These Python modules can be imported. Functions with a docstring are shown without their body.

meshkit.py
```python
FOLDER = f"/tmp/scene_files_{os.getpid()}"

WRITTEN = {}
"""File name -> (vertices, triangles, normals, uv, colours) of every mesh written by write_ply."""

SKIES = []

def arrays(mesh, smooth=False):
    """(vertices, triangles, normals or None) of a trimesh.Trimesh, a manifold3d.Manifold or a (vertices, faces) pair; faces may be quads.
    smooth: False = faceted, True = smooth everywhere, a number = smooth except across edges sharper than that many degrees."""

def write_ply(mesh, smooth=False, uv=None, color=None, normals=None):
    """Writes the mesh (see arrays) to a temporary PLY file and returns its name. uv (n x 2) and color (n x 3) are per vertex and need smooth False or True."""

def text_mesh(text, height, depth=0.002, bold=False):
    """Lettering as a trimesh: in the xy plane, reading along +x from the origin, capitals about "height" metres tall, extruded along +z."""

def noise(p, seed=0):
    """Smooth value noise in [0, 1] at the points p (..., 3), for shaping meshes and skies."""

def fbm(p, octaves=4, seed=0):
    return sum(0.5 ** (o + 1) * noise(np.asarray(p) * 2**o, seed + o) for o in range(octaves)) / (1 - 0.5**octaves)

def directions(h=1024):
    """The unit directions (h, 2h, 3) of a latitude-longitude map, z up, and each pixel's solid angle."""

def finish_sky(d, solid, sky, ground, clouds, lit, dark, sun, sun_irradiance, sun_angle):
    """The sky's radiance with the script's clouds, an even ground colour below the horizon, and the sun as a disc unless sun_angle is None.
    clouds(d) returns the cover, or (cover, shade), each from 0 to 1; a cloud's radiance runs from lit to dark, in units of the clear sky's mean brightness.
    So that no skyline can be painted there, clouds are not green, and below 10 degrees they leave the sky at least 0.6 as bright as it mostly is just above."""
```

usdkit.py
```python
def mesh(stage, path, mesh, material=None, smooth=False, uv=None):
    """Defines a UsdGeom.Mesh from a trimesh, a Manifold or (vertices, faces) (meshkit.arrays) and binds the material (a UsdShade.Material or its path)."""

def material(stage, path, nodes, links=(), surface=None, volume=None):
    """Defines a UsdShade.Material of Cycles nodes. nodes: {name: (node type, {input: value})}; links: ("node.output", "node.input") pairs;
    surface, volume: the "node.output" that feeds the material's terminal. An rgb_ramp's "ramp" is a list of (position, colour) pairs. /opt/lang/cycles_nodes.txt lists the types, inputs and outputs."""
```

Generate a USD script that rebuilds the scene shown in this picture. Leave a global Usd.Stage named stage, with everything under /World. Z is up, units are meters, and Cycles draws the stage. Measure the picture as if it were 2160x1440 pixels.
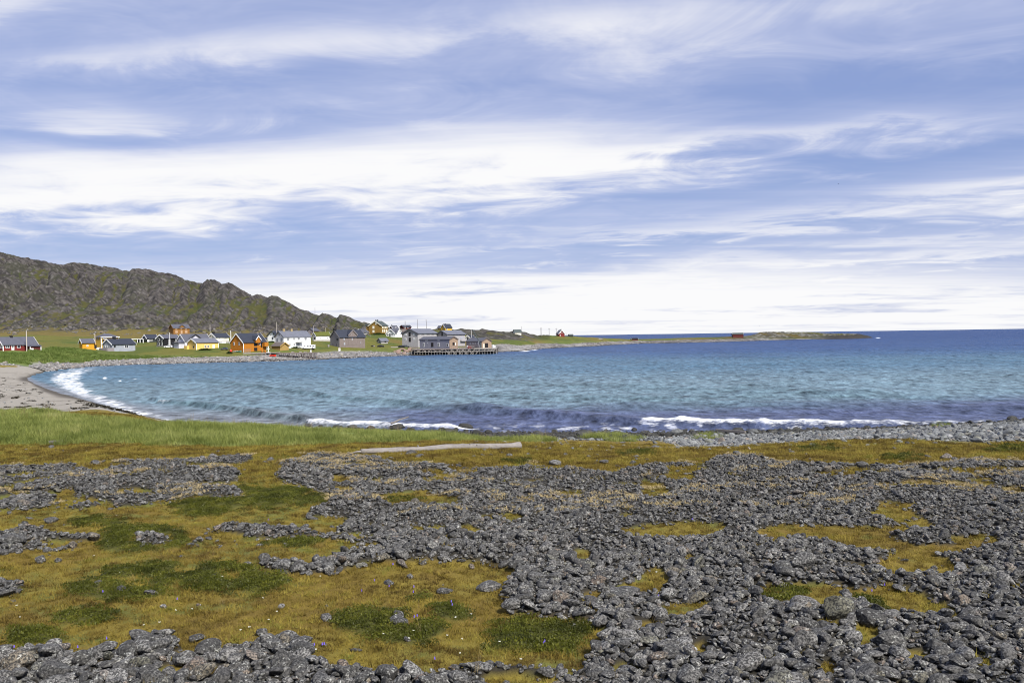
import math, random
import numpy as np, trimesh, shapely
from scipy.ndimage import gaussian_filter
from scipy.interpolate import PchipInterpolator, RegularGridInterpolator
from PIL import Image, ImageDraw
from pxr import Usd, UsdGeom, UsdLux, UsdShade, Gf, Sdf, Vt
import usdkit, meshkit
from meshkit import fbm, noise

random.seed(7)
RNG = np.random.default_rng(11)
stage = Usd.Stage.CreateInMemory()
UsdGeom.SetStageUpAxis(stage, 'Z')
UsdGeom.Xform.Define(stage, '/World')
UsdGeom.Scope.Define(stage, '/World/Looks')

# ------------------------------------------------------------------ camera
EYE = np.array([0.0, 0.0, 7.2])
FPX = 1800.0                                   # focal length in photo pixels (2160 wide)
PITCH, ROLL = math.atan(-11.3 / FPX), 0.0145
fwd = np.array([0, math.cos(PITCH), math.sin(PITCH)])
r0 = np.array([1.0, 0, 0]); u0 = np.cross(r0, fwd)
right = math.cos(ROLL) * r0 - math.sin(ROLL) * u0
upv = math.sin(ROLL) * r0 + math.cos(ROLL) * u0
cam = UsdGeom.Camera.Define(stage, '/World/camera')
cam.CreateHorizontalApertureAttr(36.0); cam.CreateVerticalApertureAttr(24.0)
cam.CreateFocalLengthAttr(36.0 * FPX / 2160.0)
cam.CreateClippingRangeAttr(Gf.Vec2f(0.1, 200000.0))
cam.AddTransformOp().Set(Gf.Matrix4d(*right, 0, *upv, 0, *(-fwd), 0, *EYE, 1))
cam.CreateExposureAttr(2.2)

# ------------------------------------------------------------------ sun and sky
SUN = np.array([0.46, -0.62, 0.78]); SUN /= np.linalg.norm(SUN)
sun = UsdLux.DistantLight.Define(stage, '/World/sun')
sun.CreateIntensityAttr(0.40); sun.CreateAngleAttr(12.0); sun.CreateNormalizeAttr(True)
sun.CreateColorAttr(Gf.Vec3f(1.0, 0.95, 0.87))
zx = SUN; xx = np.cross([0, 0, 1.0], zx); xx /= np.linalg.norm(xx); yx = np.cross(zx, xx)
sun.AddTransformOp().Set(Gf.Matrix4d(*xx, 0, *yx, 0, *zx, 0, 0, 0, 100, 1))

class G:
    """collects nodes and links of one material"""
    def __init__(s): s.n, s.l, s.k = {}, [], 0
    def add(s, kind, links=None, **inp):
        s.k += 1; nm = f'n{s.k}'; s.n[nm] = (kind, inp)
        for k, v in (links or {}).items(): s.l.append((v, f'{nm}.{k}'))
        return nm
    def math(s, op, a, b=None, c=None, clamp=False):
        lk, inp = {}, {'math_type': op, 'use_clamp': clamp}
        for key, val in (('value1', a), ('value2', b), ('value3', c)):
            if val is None: continue
            if isinstance(val, str): lk[key] = val
            else: inp[key] = float(val)
        return s.add('math', lk, **inp) + '.value'
    def mix(s, fac, a, b, kind='mix'):
        lk, inp = {}, {'mix_type': kind}
        for key, val in (('fac', fac), ('color1', a), ('color2', b)):
            if isinstance(val, str): lk[key] = val
            else: inp[key] = val
        return s.add('mix', lk, **inp) + '.color'
    def ramp(s, fac, stops): return s.add('rgb_ramp', {'fac': fac}, ramp=stops) + '.color'
    def noise(s, vec, scale, detail=3, rough=0.55, dist=0.0):
        return s.add('noise_texture', {'vector': vec}, dimensions='3D', scale=float(scale), detail=float(detail), roughness=float(rough), distortion=float(dist)) + '.fac'
    def make(s, name, surface, volume=None):
        return usdkit.material(stage, f'/World/Looks/{name}', s.n, s.l, surface=surface, volume=volume)

EL = math.asin(SUN[2]); ROT = math.atan2(SUN[0], SUN[1])
SKY_STRENGTH = 0.05
def build_sky():
    g = G()
    sk = g.add('sky_texture', sky_type='single_scattering', sun_disc=False, sun_elevation=EL, sun_rotation=ROT, air_density=1.0, aerosol_density=0.6, ozone_density=2.5) + '.color'
    tc = g.add('texture_coordinate') + '.generated'
    sp = g.add('separate_xyz', {'vector': tc}); dx, dy, dz = sp + '.x', sp + '.y', sp + '.z'
    # a sheet of cloud seen in perspective, so that it streaks towards the horizon
    zz = g.math('add', g.math('maximum', dz, 0.0), 0.055)
    px, py = g.math('divide', dx, zz), g.math('divide', dy, zz)
    pv = g.add('combine_xyz', {'x': g.math('multiply', px, 0.55), 'y': g.math('add', py, g.math('multiply', px, 0.10))}) + '.vector'
    n1 = g.noise(pv, 0.62, 5, 0.55, 0.6)
    pi_ = g.add('combine_xyz', {'x': g.math('multiply', px, 0.85), 'y': g.math('add', py, g.math('multiply', px, 0.10))}) + '.vector'
    n2 = g.noise(pi_, 2.1, 6, 0.6, 0.9)
    pv2 = g.add('combine_xyz', {'x': g.math('multiply', px, 0.16), 'y': py}) + '.vector'
    n3 = g.noise(pv2, 1.9, 6, 0.62, 0.5)
    # large cloud banks of this afternoon: soft lobes in (azimuth, elevation)
    yy = g.math('maximum', dy, 0.08)
    az, el = g.math('divide', dx, yy), g.math('divide', dz, yy)
    wob = g.math('multiply_add', n1, 0.13, -0.065)
    wob2 = g.math('multiply_add', n2, 0.055, -0.0275)
    elw = g.math('add', g.math('add', el, wob), wob2)
    def lobe(a0, e0, wa, we, tilt, amp):
        da = g.math('subtract', az, a0)
        de = g.math('subtract', g.math('subtract', elw, e0), g.math('multiply', da, tilt))
        A = g.math('divide', da, wa); E = g.math('divide', de, we)
        q = g.math('add', g.math('multiply', A, A), g.math('multiply', E, E))
        return g.math('multiply', g.math('exponent', g.math('multiply', q, -1.0)), amp)
    tot = None
    for L in LOBES:
        v = lobe(*L); tot = v if tot is None else g.math('add', tot, v)
    base = g.math('multiply_add', n1, 1.25, -0.22)
    hz = g.math('exponent', g.math('multiply', g.math('maximum', dz, 0.0), -20.0))
    fine = g.math('add', g.math('multiply_add', n2, 1.25, -0.625), g.math('multiply_add', n3, 0.9, -0.45))
    fine = g.math('multiply', fine, g.math('subtract', 1.0, g.math('multiply', hz, 0.85)))
    base = g.math('add', base, fine)
    base = g.math('add', base, g.math('multiply', hz, 0.80))
    cov = g.math('add', base, tot)
    cov = g.add('map_range', {'value': cov}, range_type='smoothstep', from_min=-0.22, from_max=1.42, to_min=0.0, to_max=1.0, clamp=True) + '.result'
    ccol = g.ramp(cov, [(0.0, CLOUD0), (0.45, CLOUD1), (0.8, CLOUD2), (1.0, CLOUD3)])
    ccol = g.mix(1.0, ccol, (CLOUD_GAIN,) * 3, 'multiply')
    fac = g.math('multiply_add', cov, 0.15, 0.85, True)
    col = g.mix(fac, sk, ccol)
    bg = g.add('background_shader', {'color': col}, strength=SKY_STRENGTH)
    return g.make('sky_material', bg + '.background')
LOBES = [  # azimuth, elevation, half width, half height, tilt, strength
    (-0.21, 0.192, 0.32, 0.048, 0.04, 0.80), (-0.52, 0.180, 0.22, 0.040, -0.02, 0.65), (0.02, 0.215, 0.22, 0.04, 0.10, 0.40),
    (0.22, 0.215, 0.16, 0.012, 0.10, 0.45), (0.45, 0.232, 0.10, 0.012, 0.05, 0.35), (0.62, 0.165, 0.30, 0.016, 0.10, 0.55),
    (-0.33, 0.345, 0.16, 0.02, 0.06, 0.35), (-0.50, 0.325, 0.10, 0.015, 0.03, 0.30), (-0.62, 0.39, 0.12, 0.03, 0.2, 0.4), (-0.48, 0.27, 0.09, 0.015, 0.0, 0.35),
    (0.02, 0.335, 0.30, 0.05, 0.05, 0.30), (0.22, 0.375, 0.25, 0.03, 0.05, 0.30), (0.10, 0.11, 0.40, 0.010, 0.06, 0.35), (0.45, 0.085, 0.40, 0.012, 0.04, 0.45), (-0.05, 0.05, 0.55, 0.022, 0.0, 0.5), (0.3, 0.03, 0.5, 0.03, 0.0, 0.5),
    (0.36, 0.185, 0.40, 0.016, 0.10, -0.45), (-0.50, 0.125, 0.30, 0.03, 0.0, -0.35), (-0.45, 0.243, 0.20, 0.013, 0.05, -0.35), (-0.13, 0.325, 0.40, 0.02, 0.10, -0.25), (0.50, 0.285, 0.35, 0.03, 0.08, -0.40), (0.0, 0.10, 0.2, 0.012, 0, -0.3)]
CLOUD0, CLOUD1, CLOUD2, CLOUD3 = (0.250, 0.320, 0.605), (0.46, 0.515, 0.755), (0.78, 0.80, 0.905), (0.99, 0.99, 1.0)
CLOUD_GAIN = 4.25
skym = build_sky()
sky = UsdLux.DomeLight.Define(stage, '/World/sky')
UsdShade.MaterialBindingAPI.Apply(sky.GetPrim()).Bind(skym)
sky.GetPrim().SetCustomDataByKey('kind', 'structure')
sky.GetPrim().SetCustomDataByKey('label', 'pale blue sky with broad bands of white cloud')

# ------------------------------------------------------------------ helpers: projection and masks
def ray(u, v):
    """(a, e): sideways and upward slope of the sight line through a photo pixel, per metre of depth"""
    x, y = (np.asarray(u, float) - 1080) / FPX, (720 - np.asarray(v, float)) / FPX
    d = [x * right[k] + y * upv[k] + fwd[k] for k in range(3)]
    return d[0] / d[1], d[2] / d[1]
def pixel(X, Y, Z):
    p = [np.asarray(X) - EYE[0], np.asarray(Y) - EYE[1], np.asarray(Z) - EYE[2]]
    c = [sum(p[k] * ax[k] for k in range(3)) for ax in (right, upv, fwd)]
    return 1080 + FPX * c[0] / c[2], 720 - FPX * c[1] / c[2]
def depth_at(u, v, z):
    a, e = ray(u, v); return (z - EYE[2]) / e

U0, V0, MW, MH, MS = -900, 600, 3960, 1800, 2         # a map of what lies where, two photo pixels a cell
def region(polys, holes=(), blur=4.0):
    im = Image.new('L', (MW // MS, MH // MS)); d = ImageDraw.Draw(im)
    for val, ps in ((255, polys), (0, holes)):
        for p in ps: d.polygon([((x - U0) / MS, (y - V0) / MS) for x, y in p], fill=val)
    return gaussian_filter(np.asarray(im, np.float32) / 255, blur / MS)
def ell(cx, cy, rx, ry, n=20): return [(cx + rx * math.cos(t), cy + ry * math.sin(t)) for t in np.linspace(0, 2 * math.pi, n, False)]
def look(mask, u, v):
    i = np.clip(((np.asarray(v) - V0) / MS).astype(int), 0, mask.shape[0] - 1); j = np.clip(((np.asarray(u) - U0) / MS).astype(int), 0, mask.shape[1] - 1)
    return mask[i, j]
def sstep(x, a, b):
    t = np.clip((x - a) / (b - a), 0, 1); return t * t * (3 - 2 * t)

# ------------------------------------------------------------------ helpers: prims
USED = {}
def prim_path(parent, name):
    base = f'{parent}/{name}'; k = USED.get(base, -1) + 1; USED[base] = k
    return base if k == 0 else f'{base}_{k:03d}'
def tag(p, label=None, cat=None, group=None, kind=None):
    p = p.GetPrim() if hasattr(p, 'GetPrim') else p
    for k, v in (('label', label), ('category', cat), ('group', group), ('kind', kind)):
        if v: p.SetCustomDataByKey(k, v)
    return p
def thing(name, label, cat, group=None, loc=None):
    x = UsdGeom.Xform.Define(stage, prim_path('/World', name))
    if loc is not None: x.AddTranslateOp().Set(Gf.Vec3d(*map(float, loc)))
    tag(x, label, cat, group); return x
def obj(name, mesh, mat, parent=None, smooth=False, **kw):
    path = prim_path(str(parent.GetPath()) if parent is not None else '/World', name)
    m = usdkit.mesh(stage, path, mesh, mat, smooth=smooth)
    if kw: tag(m, **kw)
    return m
def colour(m, name, arr):
    arr = np.asarray(arr, np.float32)
    if arr.ndim == 2: UsdGeom.PrimvarsAPI(m).CreatePrimvar(name, Sdf.ValueTypeNames.Color3fArray, 'vertex').Set(Vt.Vec3fArray.FromNumpy(arr))
    else: UsdGeom.PrimvarsAPI(m).CreatePrimvar(name, Sdf.ValueTypeNames.FloatArray, 'vertex').Set(Vt.FloatArray.FromNumpy(arr))
def scatter(name, protos, mat, pos, quat, scale, index, label, cat=None, proto_name='clump', smooth=False):
    path = prim_path('/World', name)
    pi = UsdGeom.PointInstancer.Define(stage, path)
    paths = []
    for k, pm in enumerate(protos):
        m = usdkit.mesh(stage, prim_path(path, proto_name), pm, mat[k] if isinstance(mat, list) else mat, smooth=smooth); paths.append(m.GetPath())
    pi.CreatePrototypesRel().SetTargets(paths)
    pi.CreateProtoIndicesAttr(Vt.IntArray.FromNumpy(np.asarray(index, np.int32)))
    pi.CreatePositionsAttr(Vt.Vec3fArray.FromNumpy(np.asarray(pos, np.float32)))
    q = np.asarray(quat, np.float32)                          # w, x, y, z
    pi.CreateOrientationsAttr(Vt.QuathArray([Gf.Quath(float(a), float(b), float(c), float(d)) for a, b, c, d in q]))
    pi.CreateScalesAttr(Vt.Vec3fArray.FromNumpy(np.asarray(scale, np.float32)))
    tag(pi, label, cat, kind='stuff'); return pi
def yaw_quats(n, tilt=0.15, rng=RNG):
    y = rng.uniform(0, 2 * np.pi, n) / 2; tx, ty = rng.normal(0, tilt, n) / 2, rng.normal(0, tilt, n) / 2
    q = np.stack([np.cos(y), np.zeros(n), np.zeros(n), np.sin(y)], 1)
    t = np.stack([np.ones(n), tx, ty, np.zeros(n)], 1); t /= np.linalg.norm(t, axis=1, keepdims=True)
    w1, x1, y1, z1 = t.T; w2, x2, y2, z2 = q.T
    return np.stack([w1*w2-x1*x2-y1*y2-z1*z2, w1*x2+x1*w2+y1*z2-z1*y2, w1*y2-x1*z2+y1*w2+z1*x2, w1*z2+x1*y2-y1*x2+z1*w2], 1)
def box(x0, x1, y0, y1, z0, z1):
    b = trimesh.creation.box([x1 - x0, y1 - y0, z1 - z0]); b.apply_translation([(x0 + x1) / 2, (y0 + y1) / 2, (z0 + z1) / 2]); return b
def bar(p, q, r, sec=6, r2=None):
    p, q = np.asarray(p, float), np.asarray(q, float); d = q - p; n = np.linalg.norm(d); d /= n
    a = np.cross(d, [0, 0, 1.0] if abs(d[2]) < 0.9 else [1.0, 0, 0]); a /= np.linalg.norm(a); b = np.cross(d, a)
    t = np.arange(sec) / sec * 2 * np.pi + np.pi / sec; ring = np.cos(t)[:, None] * a + np.sin(t)[:, None] * b
    v = np.vstack([p + ring * r, q + ring * (r if r2 is None else r2), [p], [q]])
    f = []
    for i in range(sec):
        j = (i + 1) % sec; f += [[i, j, sec + j], [i, sec + j, sec + i], [2 * sec, j, i], [2 * sec + 1, sec + i, sec + j]]
    return trimesh.Trimesh(v, f, process=False)
def cat_(ms): return trimesh.util.concatenate(ms)
def grid_faces(nr, nc, keep=None):
    i = np.arange(nr * nc).reshape(nr, nc)
    q = np.stack([i[:-1, :-1], i[:-1, 1:], i[1:, 1:], i[1:, :-1]], -1).reshape(-1, 4)
    if keep is not None: q = q[keep.reshape(-1)]
    return np.vstack([q[:, [0, 1, 2]], q[:, [0, 2, 3]]])
# ------------------------------------------------------------------ the shape of the land
def hy(u): return 708.7 - (np.asarray(u, float) - 1080) * 0.0145
NEAR = [(62, 799), (64, 802), (70, 806), (80, 811), (100, 819), (130, 829), (190, 846), (235, 860), (290, 874), (350, 886), (450, 894), (600, 900), (700, 903), (860, 907), (1000, 910), (1200, 911), (1400, 912), (1560, 909), (1700, 904), (1850, 898), (2000, 891), (2160, 883), (2500, 866), (3000, 845)]
FAR = [(62, 798), (64, 795), (70, 792), (85, 787), (105, 783), (150, 777.5), (200, 772.5), (260, 770), (400, 766), (560, 762), (690, 757.5), (800, 752), (860, 750), (950, 748), (1045, 743), (1100, 740.5), (1150, 735), (1200, 732.5), (1250, 730.5), (1300, 727), (1350, 724.5), (1460, 722.5), (1560, 720), (1605, 718.5), (1700, 716), (1760, 715.3), (1800, 714.6), (1838, 712.5)]
pn, pf = np.array(NEAR, float), np.array(FAR, float)
aN, yN = ray(pn[:, 0], pn[:, 1])[0], depth_at(pn[:, 0], pn[:, 1], 0.0)
aF, yF = ray(pf[:, 0], pf[:, 1])[0], depth_at(pf[:, 0], pf[:, 1], 0.0)
A62 = aN[0]
def shore_near(a): return np.interp(a, aN, yN)
def shore_far(a): return np.interp(a, aF, yF)
# far land: photo column, then (photo row, depth) from the top of the stony bank to the skyline
ROWS = [(-250, [(769, 222), (742, 290), (715, 400), (640, 520), (530, 680)]), (0, [(766, 217), (741, 270), (703, 400), (630, 520), (545, 650)]), (100, [(766, 236), (741, 276), (701, 405), (630, 525), (560, 660)]),
        (150, [(765, 258), (741, 285), (700, 410), (635, 530), (565, 670)]), (280, [(757, 283), (740, 310), (700, 420), (640, 540), (573, 690)]), (420, [(753, 290), (737, 314), (702, 430), (655, 540), (597, 670)]), (480, [(752, 293), (737, 314), (703, 430), (655, 530), (605, 650)]),
        (530, [(750, 298), (738, 314), (706, 430), (665, 520), (627, 630)]), (590, [(748, 308), (736, 322), (704, 435), (672, 515), (632, 610)]), (650, [(745, 320), (734, 337), (703, 440), (680, 510), (661, 580)]), (710, [(743, 332), (733, 350), (703, 445), (685, 505), (669, 560)]), (770, [(742, 346), (731, 367), (703, 450), (692, 500), (682, 540)]),
        (800, [(742, 350), (731, 372), (703, 450), (697, 480), (690, 530)]), (860, [(743, 353), (732, 377), (710, 440), (697, 480), (693, 520)]), (950, [(744, 356), (735, 373), (713, 430), (700, 480), (693, 520)]), (1010, [(735, 390), (727, 410), (716, 450), (705, 480), (694.5, 510)]), (1050, [(726, 430), (719.5, 450), (714, 470), (703, 490), (697, 510)]),
        (1100, [(727, 450), (720, 470), (714, 490), (706, 510), (699.5, 530)]), (1150, [(725, 500), (718, 520), (714, 540), (711, 550), (707, 560)]), (1200, [(725, 525), (718, 545), (714, 560), (711, 570), (709, 582)]), (1250, [(722, 560), (718, 575), (715, 590), (713, 600), (711.5, 610)]), (1350, [(719, 690), (717.5, 700), (716.2, 715), (715.5, 725), (715, 740)]),
        (1460, [(716.5, 705), (714, 720), (713, 740), (712.5, 750), (712, 760)]), (1580, [(714.5, 765), (712.5, 780), (711, 800), (709, 815), (708, 830)]), (1598, [(714.5, 772), (711, 795), (707, 815), (704, 832), (702, 845)]), (1606, [(714.5, 775), (711, 800), (706, 822), (702, 840), (699.6, 852)]), (1700, [(714, 820), (712, 835), (707, 850), (703, 870), (700.2, 885)]),
        (1750, [(711, 795), (709.5, 820), (706.5, 845), (704.5, 865), (703, 885)]), (1800, [(708.5, 792), (708, 815), (706, 840), (704.5, 860), (704, 880)]), (1838, [(709.5, 855), (709, 862), (709, 870), (709.2, 880), (709.5, 890)])]
_ca = np.array([ray(u, 715)[0] for u, _ in ROWS])
_cy = np.array([[y for _, y in k] for _, k in ROWS], float)
_cz = np.array([[EYE[2] + ray(u, v)[1] * y for v, y in k] for u, k in ROWS], float)
fy, fz = PchipInterpolator(_ca, _cy), PchipInterpolator(_ca, _cz)
A_TIP = ray(1838, 712)[0]; A_L = _ca[0]
def far_profile(a, Y):
    """height of the far shore at depths Y (ascending) along the sight column a"""
    ac = min(max(a, A_L), A_TIP)
    ky, kz = fy(ac), fz(ac); ys = float(shore_far(ac)); last = 60 + 0.35 * max(kz[-1], 0)
    Ys = np.concatenate([[ys - 60, ys - 12, ys], np.maximum(ky, ys + np.array([4, 8, 12, 16, 20])), [ky[-1] + 30, ky[-1] + last + 40, ky[-1] + last + 160]])
    zs = np.concatenate([[-3.0, -1.0, 0.0], kz, [kz[-1] * 0.93 - 0.3, kz[-1] * 0.6 - 1.5, kz[-1] * 0.2 - 4]])
    Ys = np.maximum.accumulate(Ys + np.arange(len(Ys)) * 1e-3)
    z = PchipInterpolator(Ys, zs)(np.clip(Y, Ys[0], Ys[-1]))
    if a > A_TIP: z = z - (a - A_TIP) * 700 - 0.05
    return np.where(Y < Ys[0], -3.0, z)
NS = np.array([-400, -60, -20, 0, 6, 14, 26, 33, 58, 70, 75, 79, 200]); NZ = np.array([-4, -3, -1.0, 0, .45, 1.05, 2.15, 2.6, 2.85, 3.1, 4.2, 5.4, 5.5])
near_z = PchipInterpolator(NS, NZ)
def near_profile(a, Y):
    y1 = float(shore_near(max(a, A62)))
    s = y1 - Y
    # behind the curve of the beach the sand is wide and low
    w = sstep(y1, 75, 130)
    s2 = np.where(s > 0, s * (1 - w) + w * np.where(Y > 70, np.minimum(s, 60) * 0.22, 0.22 * min(y1 - 70, 60) + (70 - Y) * 1.2), s)
    z = near_z(np.minimum(s2, 58))
    bank = np.interp(Y, [0, 3.0, 5.5, 7.5, 9.0], [5.5, 5.3, 4.2, 3.1, 2.85])
    return np.maximum(z, np.where(Y < 9.0, bank, -9))
stone_mask = None
def heights(avals, Yvals):
    Z = np.zeros((len(Yvals), len(avals)))
    for j, a in enumerate(avals):
        zn, zf = near_profile(a, Yvals), far_profile(a, Yvals)
        z = np.maximum(zn, zf)
        if a < A62:
            u = 1080 + a * 1800
            z = np.maximum(z, np.where(Yvals < 300, min((62 - u) * 0.015, 1.3) - 0.02, -9))
        Z[:, j] = z
    return Z

# masks of the foreground, traced on the photo
STONES = region([
    [(-300, 990), (0, 985), (60, 985), (120, 980), (200, 975), (330, 975), (460, 968), (520, 965), (537, 970), (530, 980), (470, 990), (500, 1005), (505, 1015), (490, 1030), (515, 1050), (500, 1058), (420, 1055), (350, 1060), (250, 1072), (120, 1080), (0, 1075), (-300, 1080)],
    [(572, 1012), (600, 1000), (590, 985), (640, 968), (690, 966), (720, 972), (800, 973), (815, 992), (880, 985), (940, 987), (1000, 990), (1090, 985), (1130, 985), (1200, 988), (1270, 1000), (1390, 985), (1480, 990), (1530, 968), (1580, 966), (1650, 985), (1760, 985), (1850, 990), (1950, 985), (2050, 975), (2160, 982), (2700, 985), (2900, 1440), (2900, 1800), (1100, 1800), (1180, 1440), (1240, 1405), (1240, 1380), (1285, 1330), (1275, 1305), (1235, 1290), (1150, 1285), (1080, 1280), (1060, 1255), (1070, 1220), (1085, 1190), (1000, 1180), (880, 1185), (790, 1190), (720, 1200), (640, 1205), (545, 1195), (560, 1175), (640, 1185), (700, 1172), (760, 1160), (830, 1150), (740, 1140), (640, 1125), (560, 1130), (480, 1145), (385, 1145), (440, 1120), (480, 1102), (600, 1110), (700, 1118), (715, 1100), (750, 1090), (720, 1085), (640, 1085), (665, 1070), (700, 1060), (690, 1040), (650, 1030), (600, 1025)],
    [(-300, 1372), (0, 1372), (60, 1365), (110, 1355), (160, 1378), (210, 1365), (270, 1375), (290, 1345), (340, 1335), (380, 1350), (385, 1372), (470, 1360), (540, 1358), (640, 1355), (655, 1375), (640, 1390), (680, 1395), (735, 1415), (800, 1410), (900, 1420), (1000, 1405), (1100, 1408), (1180, 1410), (1200, 1440), (1200, 1800), (-600, 1800)],
    [(-200, 1120), (0, 1125), (60, 1110), (110, 1125), (200, 1130), (215, 1140), (110, 1150), (60, 1155), (0, 1165), (-200, 1165)],
    [(-200, 1215), (0, 1218), (50, 1225), (30, 1250), (0, 1255), (-200, 1260)], ell(325, 1133, 40, 8)],
    [[(185, 985), (232, 984), (225, 997), (190, 996)], [(1290, 1115), (1370, 1105), (1420, 1100), (1490, 1100), (1540, 1108), (1500, 1125), (1400, 1125), (1330, 1130)],
     [(1600, 1115), (1640, 1108), (1740, 1106), (1850, 1108), (1960, 1102), (1960, 1112), (1870, 1125), (1900, 1140), (1870, 1160), (1800, 1160), (1740, 1140), (1690, 1130), (1640, 1140), (1590, 1125)],
     [(690, 1028), (740, 1026), (745, 1036), (700, 1040)], [(770, 1046), (900, 1030), (930, 1035), (985, 1058), (940, 1065), (870, 1056), (830, 1062)], [(1160, 1036), (1180, 1028), (1245, 1034), (1240, 1042), (1200, 1045)],
     [(1290, 1225), (1330, 1210), (1390, 1185), (1415, 1205), (1400, 1240), (1310, 1250)], [(1350, 1282), (1430, 1258), (1500, 1260), (1495, 1285), (1430, 1292)], [(1225, 1245), (1265, 1235), (1265, 1256), (1235, 1258)],
     [(1565, 1235), (1620, 1225), (1720, 1235), (1800, 1240), (1870, 1228), (1930, 1240), (2010, 1280), (2040, 1305), (1990, 1308), (1900, 1290), (1885, 1312), (1865, 1305), (1790, 1250), (1730, 1290), (1700, 1260), (1640, 1270)],
     ell(1825, 1340, 28, 26), ell(1320, 1400, 30, 14), ell(1475, 1365, 18, 14), ell(1748, 1418, 20, 18), ell(1650, 1400, 30, 9), ell(1230, 1165, 22, 12), ell(1430, 1150, 18, 9), ell(2150, 1242, 18, 10), ell(900, 1110, 50, 6), ell(940, 1140, 40, 5), ell(1005, 1122, 30, 5), ell(985, 1108, 22, 5), ell(1900, 1205, 40, 6), ell(1945, 1345, 22, 8), ell(1455, 1172, 14, 5), ell(945, 1012, 20, 4), ell(800, 1018, 20, 4)], blur=5)
GREEN = region([ell(300, 1130, 92, 22), ell(270, 1143, 60, 14), ell(620, 1137, 62, 14), ell(380, 1208, 190, 30), ell(250, 1230, 120, 26), ell(480, 1222, 120, 22), ell(610, 1050, 78, 18), ell(565, 1062, 50, 12), ell(440, 1070, 85, 13), ell(790, 1300, 85, 34), ell(860, 1318, 70, 34), ell(950, 1278, 40, 16), ell(1120, 1318, 115, 40), ell(1200, 1300, 70, 18), ell(70, 1328, 70, 13), ell(180, 1290, 70, 14), ell(1640, 1248, 75, 17), ell(1870, 1302, 24, 16), ell(1830, 1270, 40, 14), ell(545, 1215, 60, 18), ell(860, 1050, 50, 6), ell(1090, 978, 40, 5), ell(1340, 960, 60, 6), ell(1900, 965, 60, 7), ell(520, 1040, 30, 8), ell(200, 1100, 70, 8), ell(1180, 1350, 50, 8), ell(900, 1240, 40, 8), ell(2130, 946, 60, 5), ell(1720, 948, 60, 5)], blur=7)
LYME = region([[(-500, 925), (0, 932), (120, 934), (300, 938), (500, 941), (700, 938), (860, 935), (1000, 938), (1100, 930), (1060, 926), (1000, 926), (900, 921), (850, 914), (750, 910), (640, 907), (500, 901), (470, 904), (450, 897), (380, 901), (320, 896), (215, 889), (160, 883), (70, 869), (0, 866), (-500, 855)], ell(1110, 930, 70, 5), ell(1290, 924, 70, 7), ell(1490, 920, 28, 8), ell(1985, 900, 16, 5)], blur=4)
PEBBLE = region([[(1380, 930), (1420, 922), (1500, 918), (1620, 911), (1700, 906), (1850, 899), (2160, 884), (3000, 845), (3000, 920), (2160, 928), (2000, 930), (1850, 927), (1700, 933), (1560, 941), (1450, 940)]], blur=5)
SAND = region([[(-900, 770), (0, 774), (70, 771), (150, 770), (215, 769), (260, 771), (200, 776), (60, 800), (130, 830), (240, 862), (360, 890), (470, 897), (460, 905), (300, 905), (150, 890), (0, 872), (-900, 850)]], blur=3)

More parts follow.
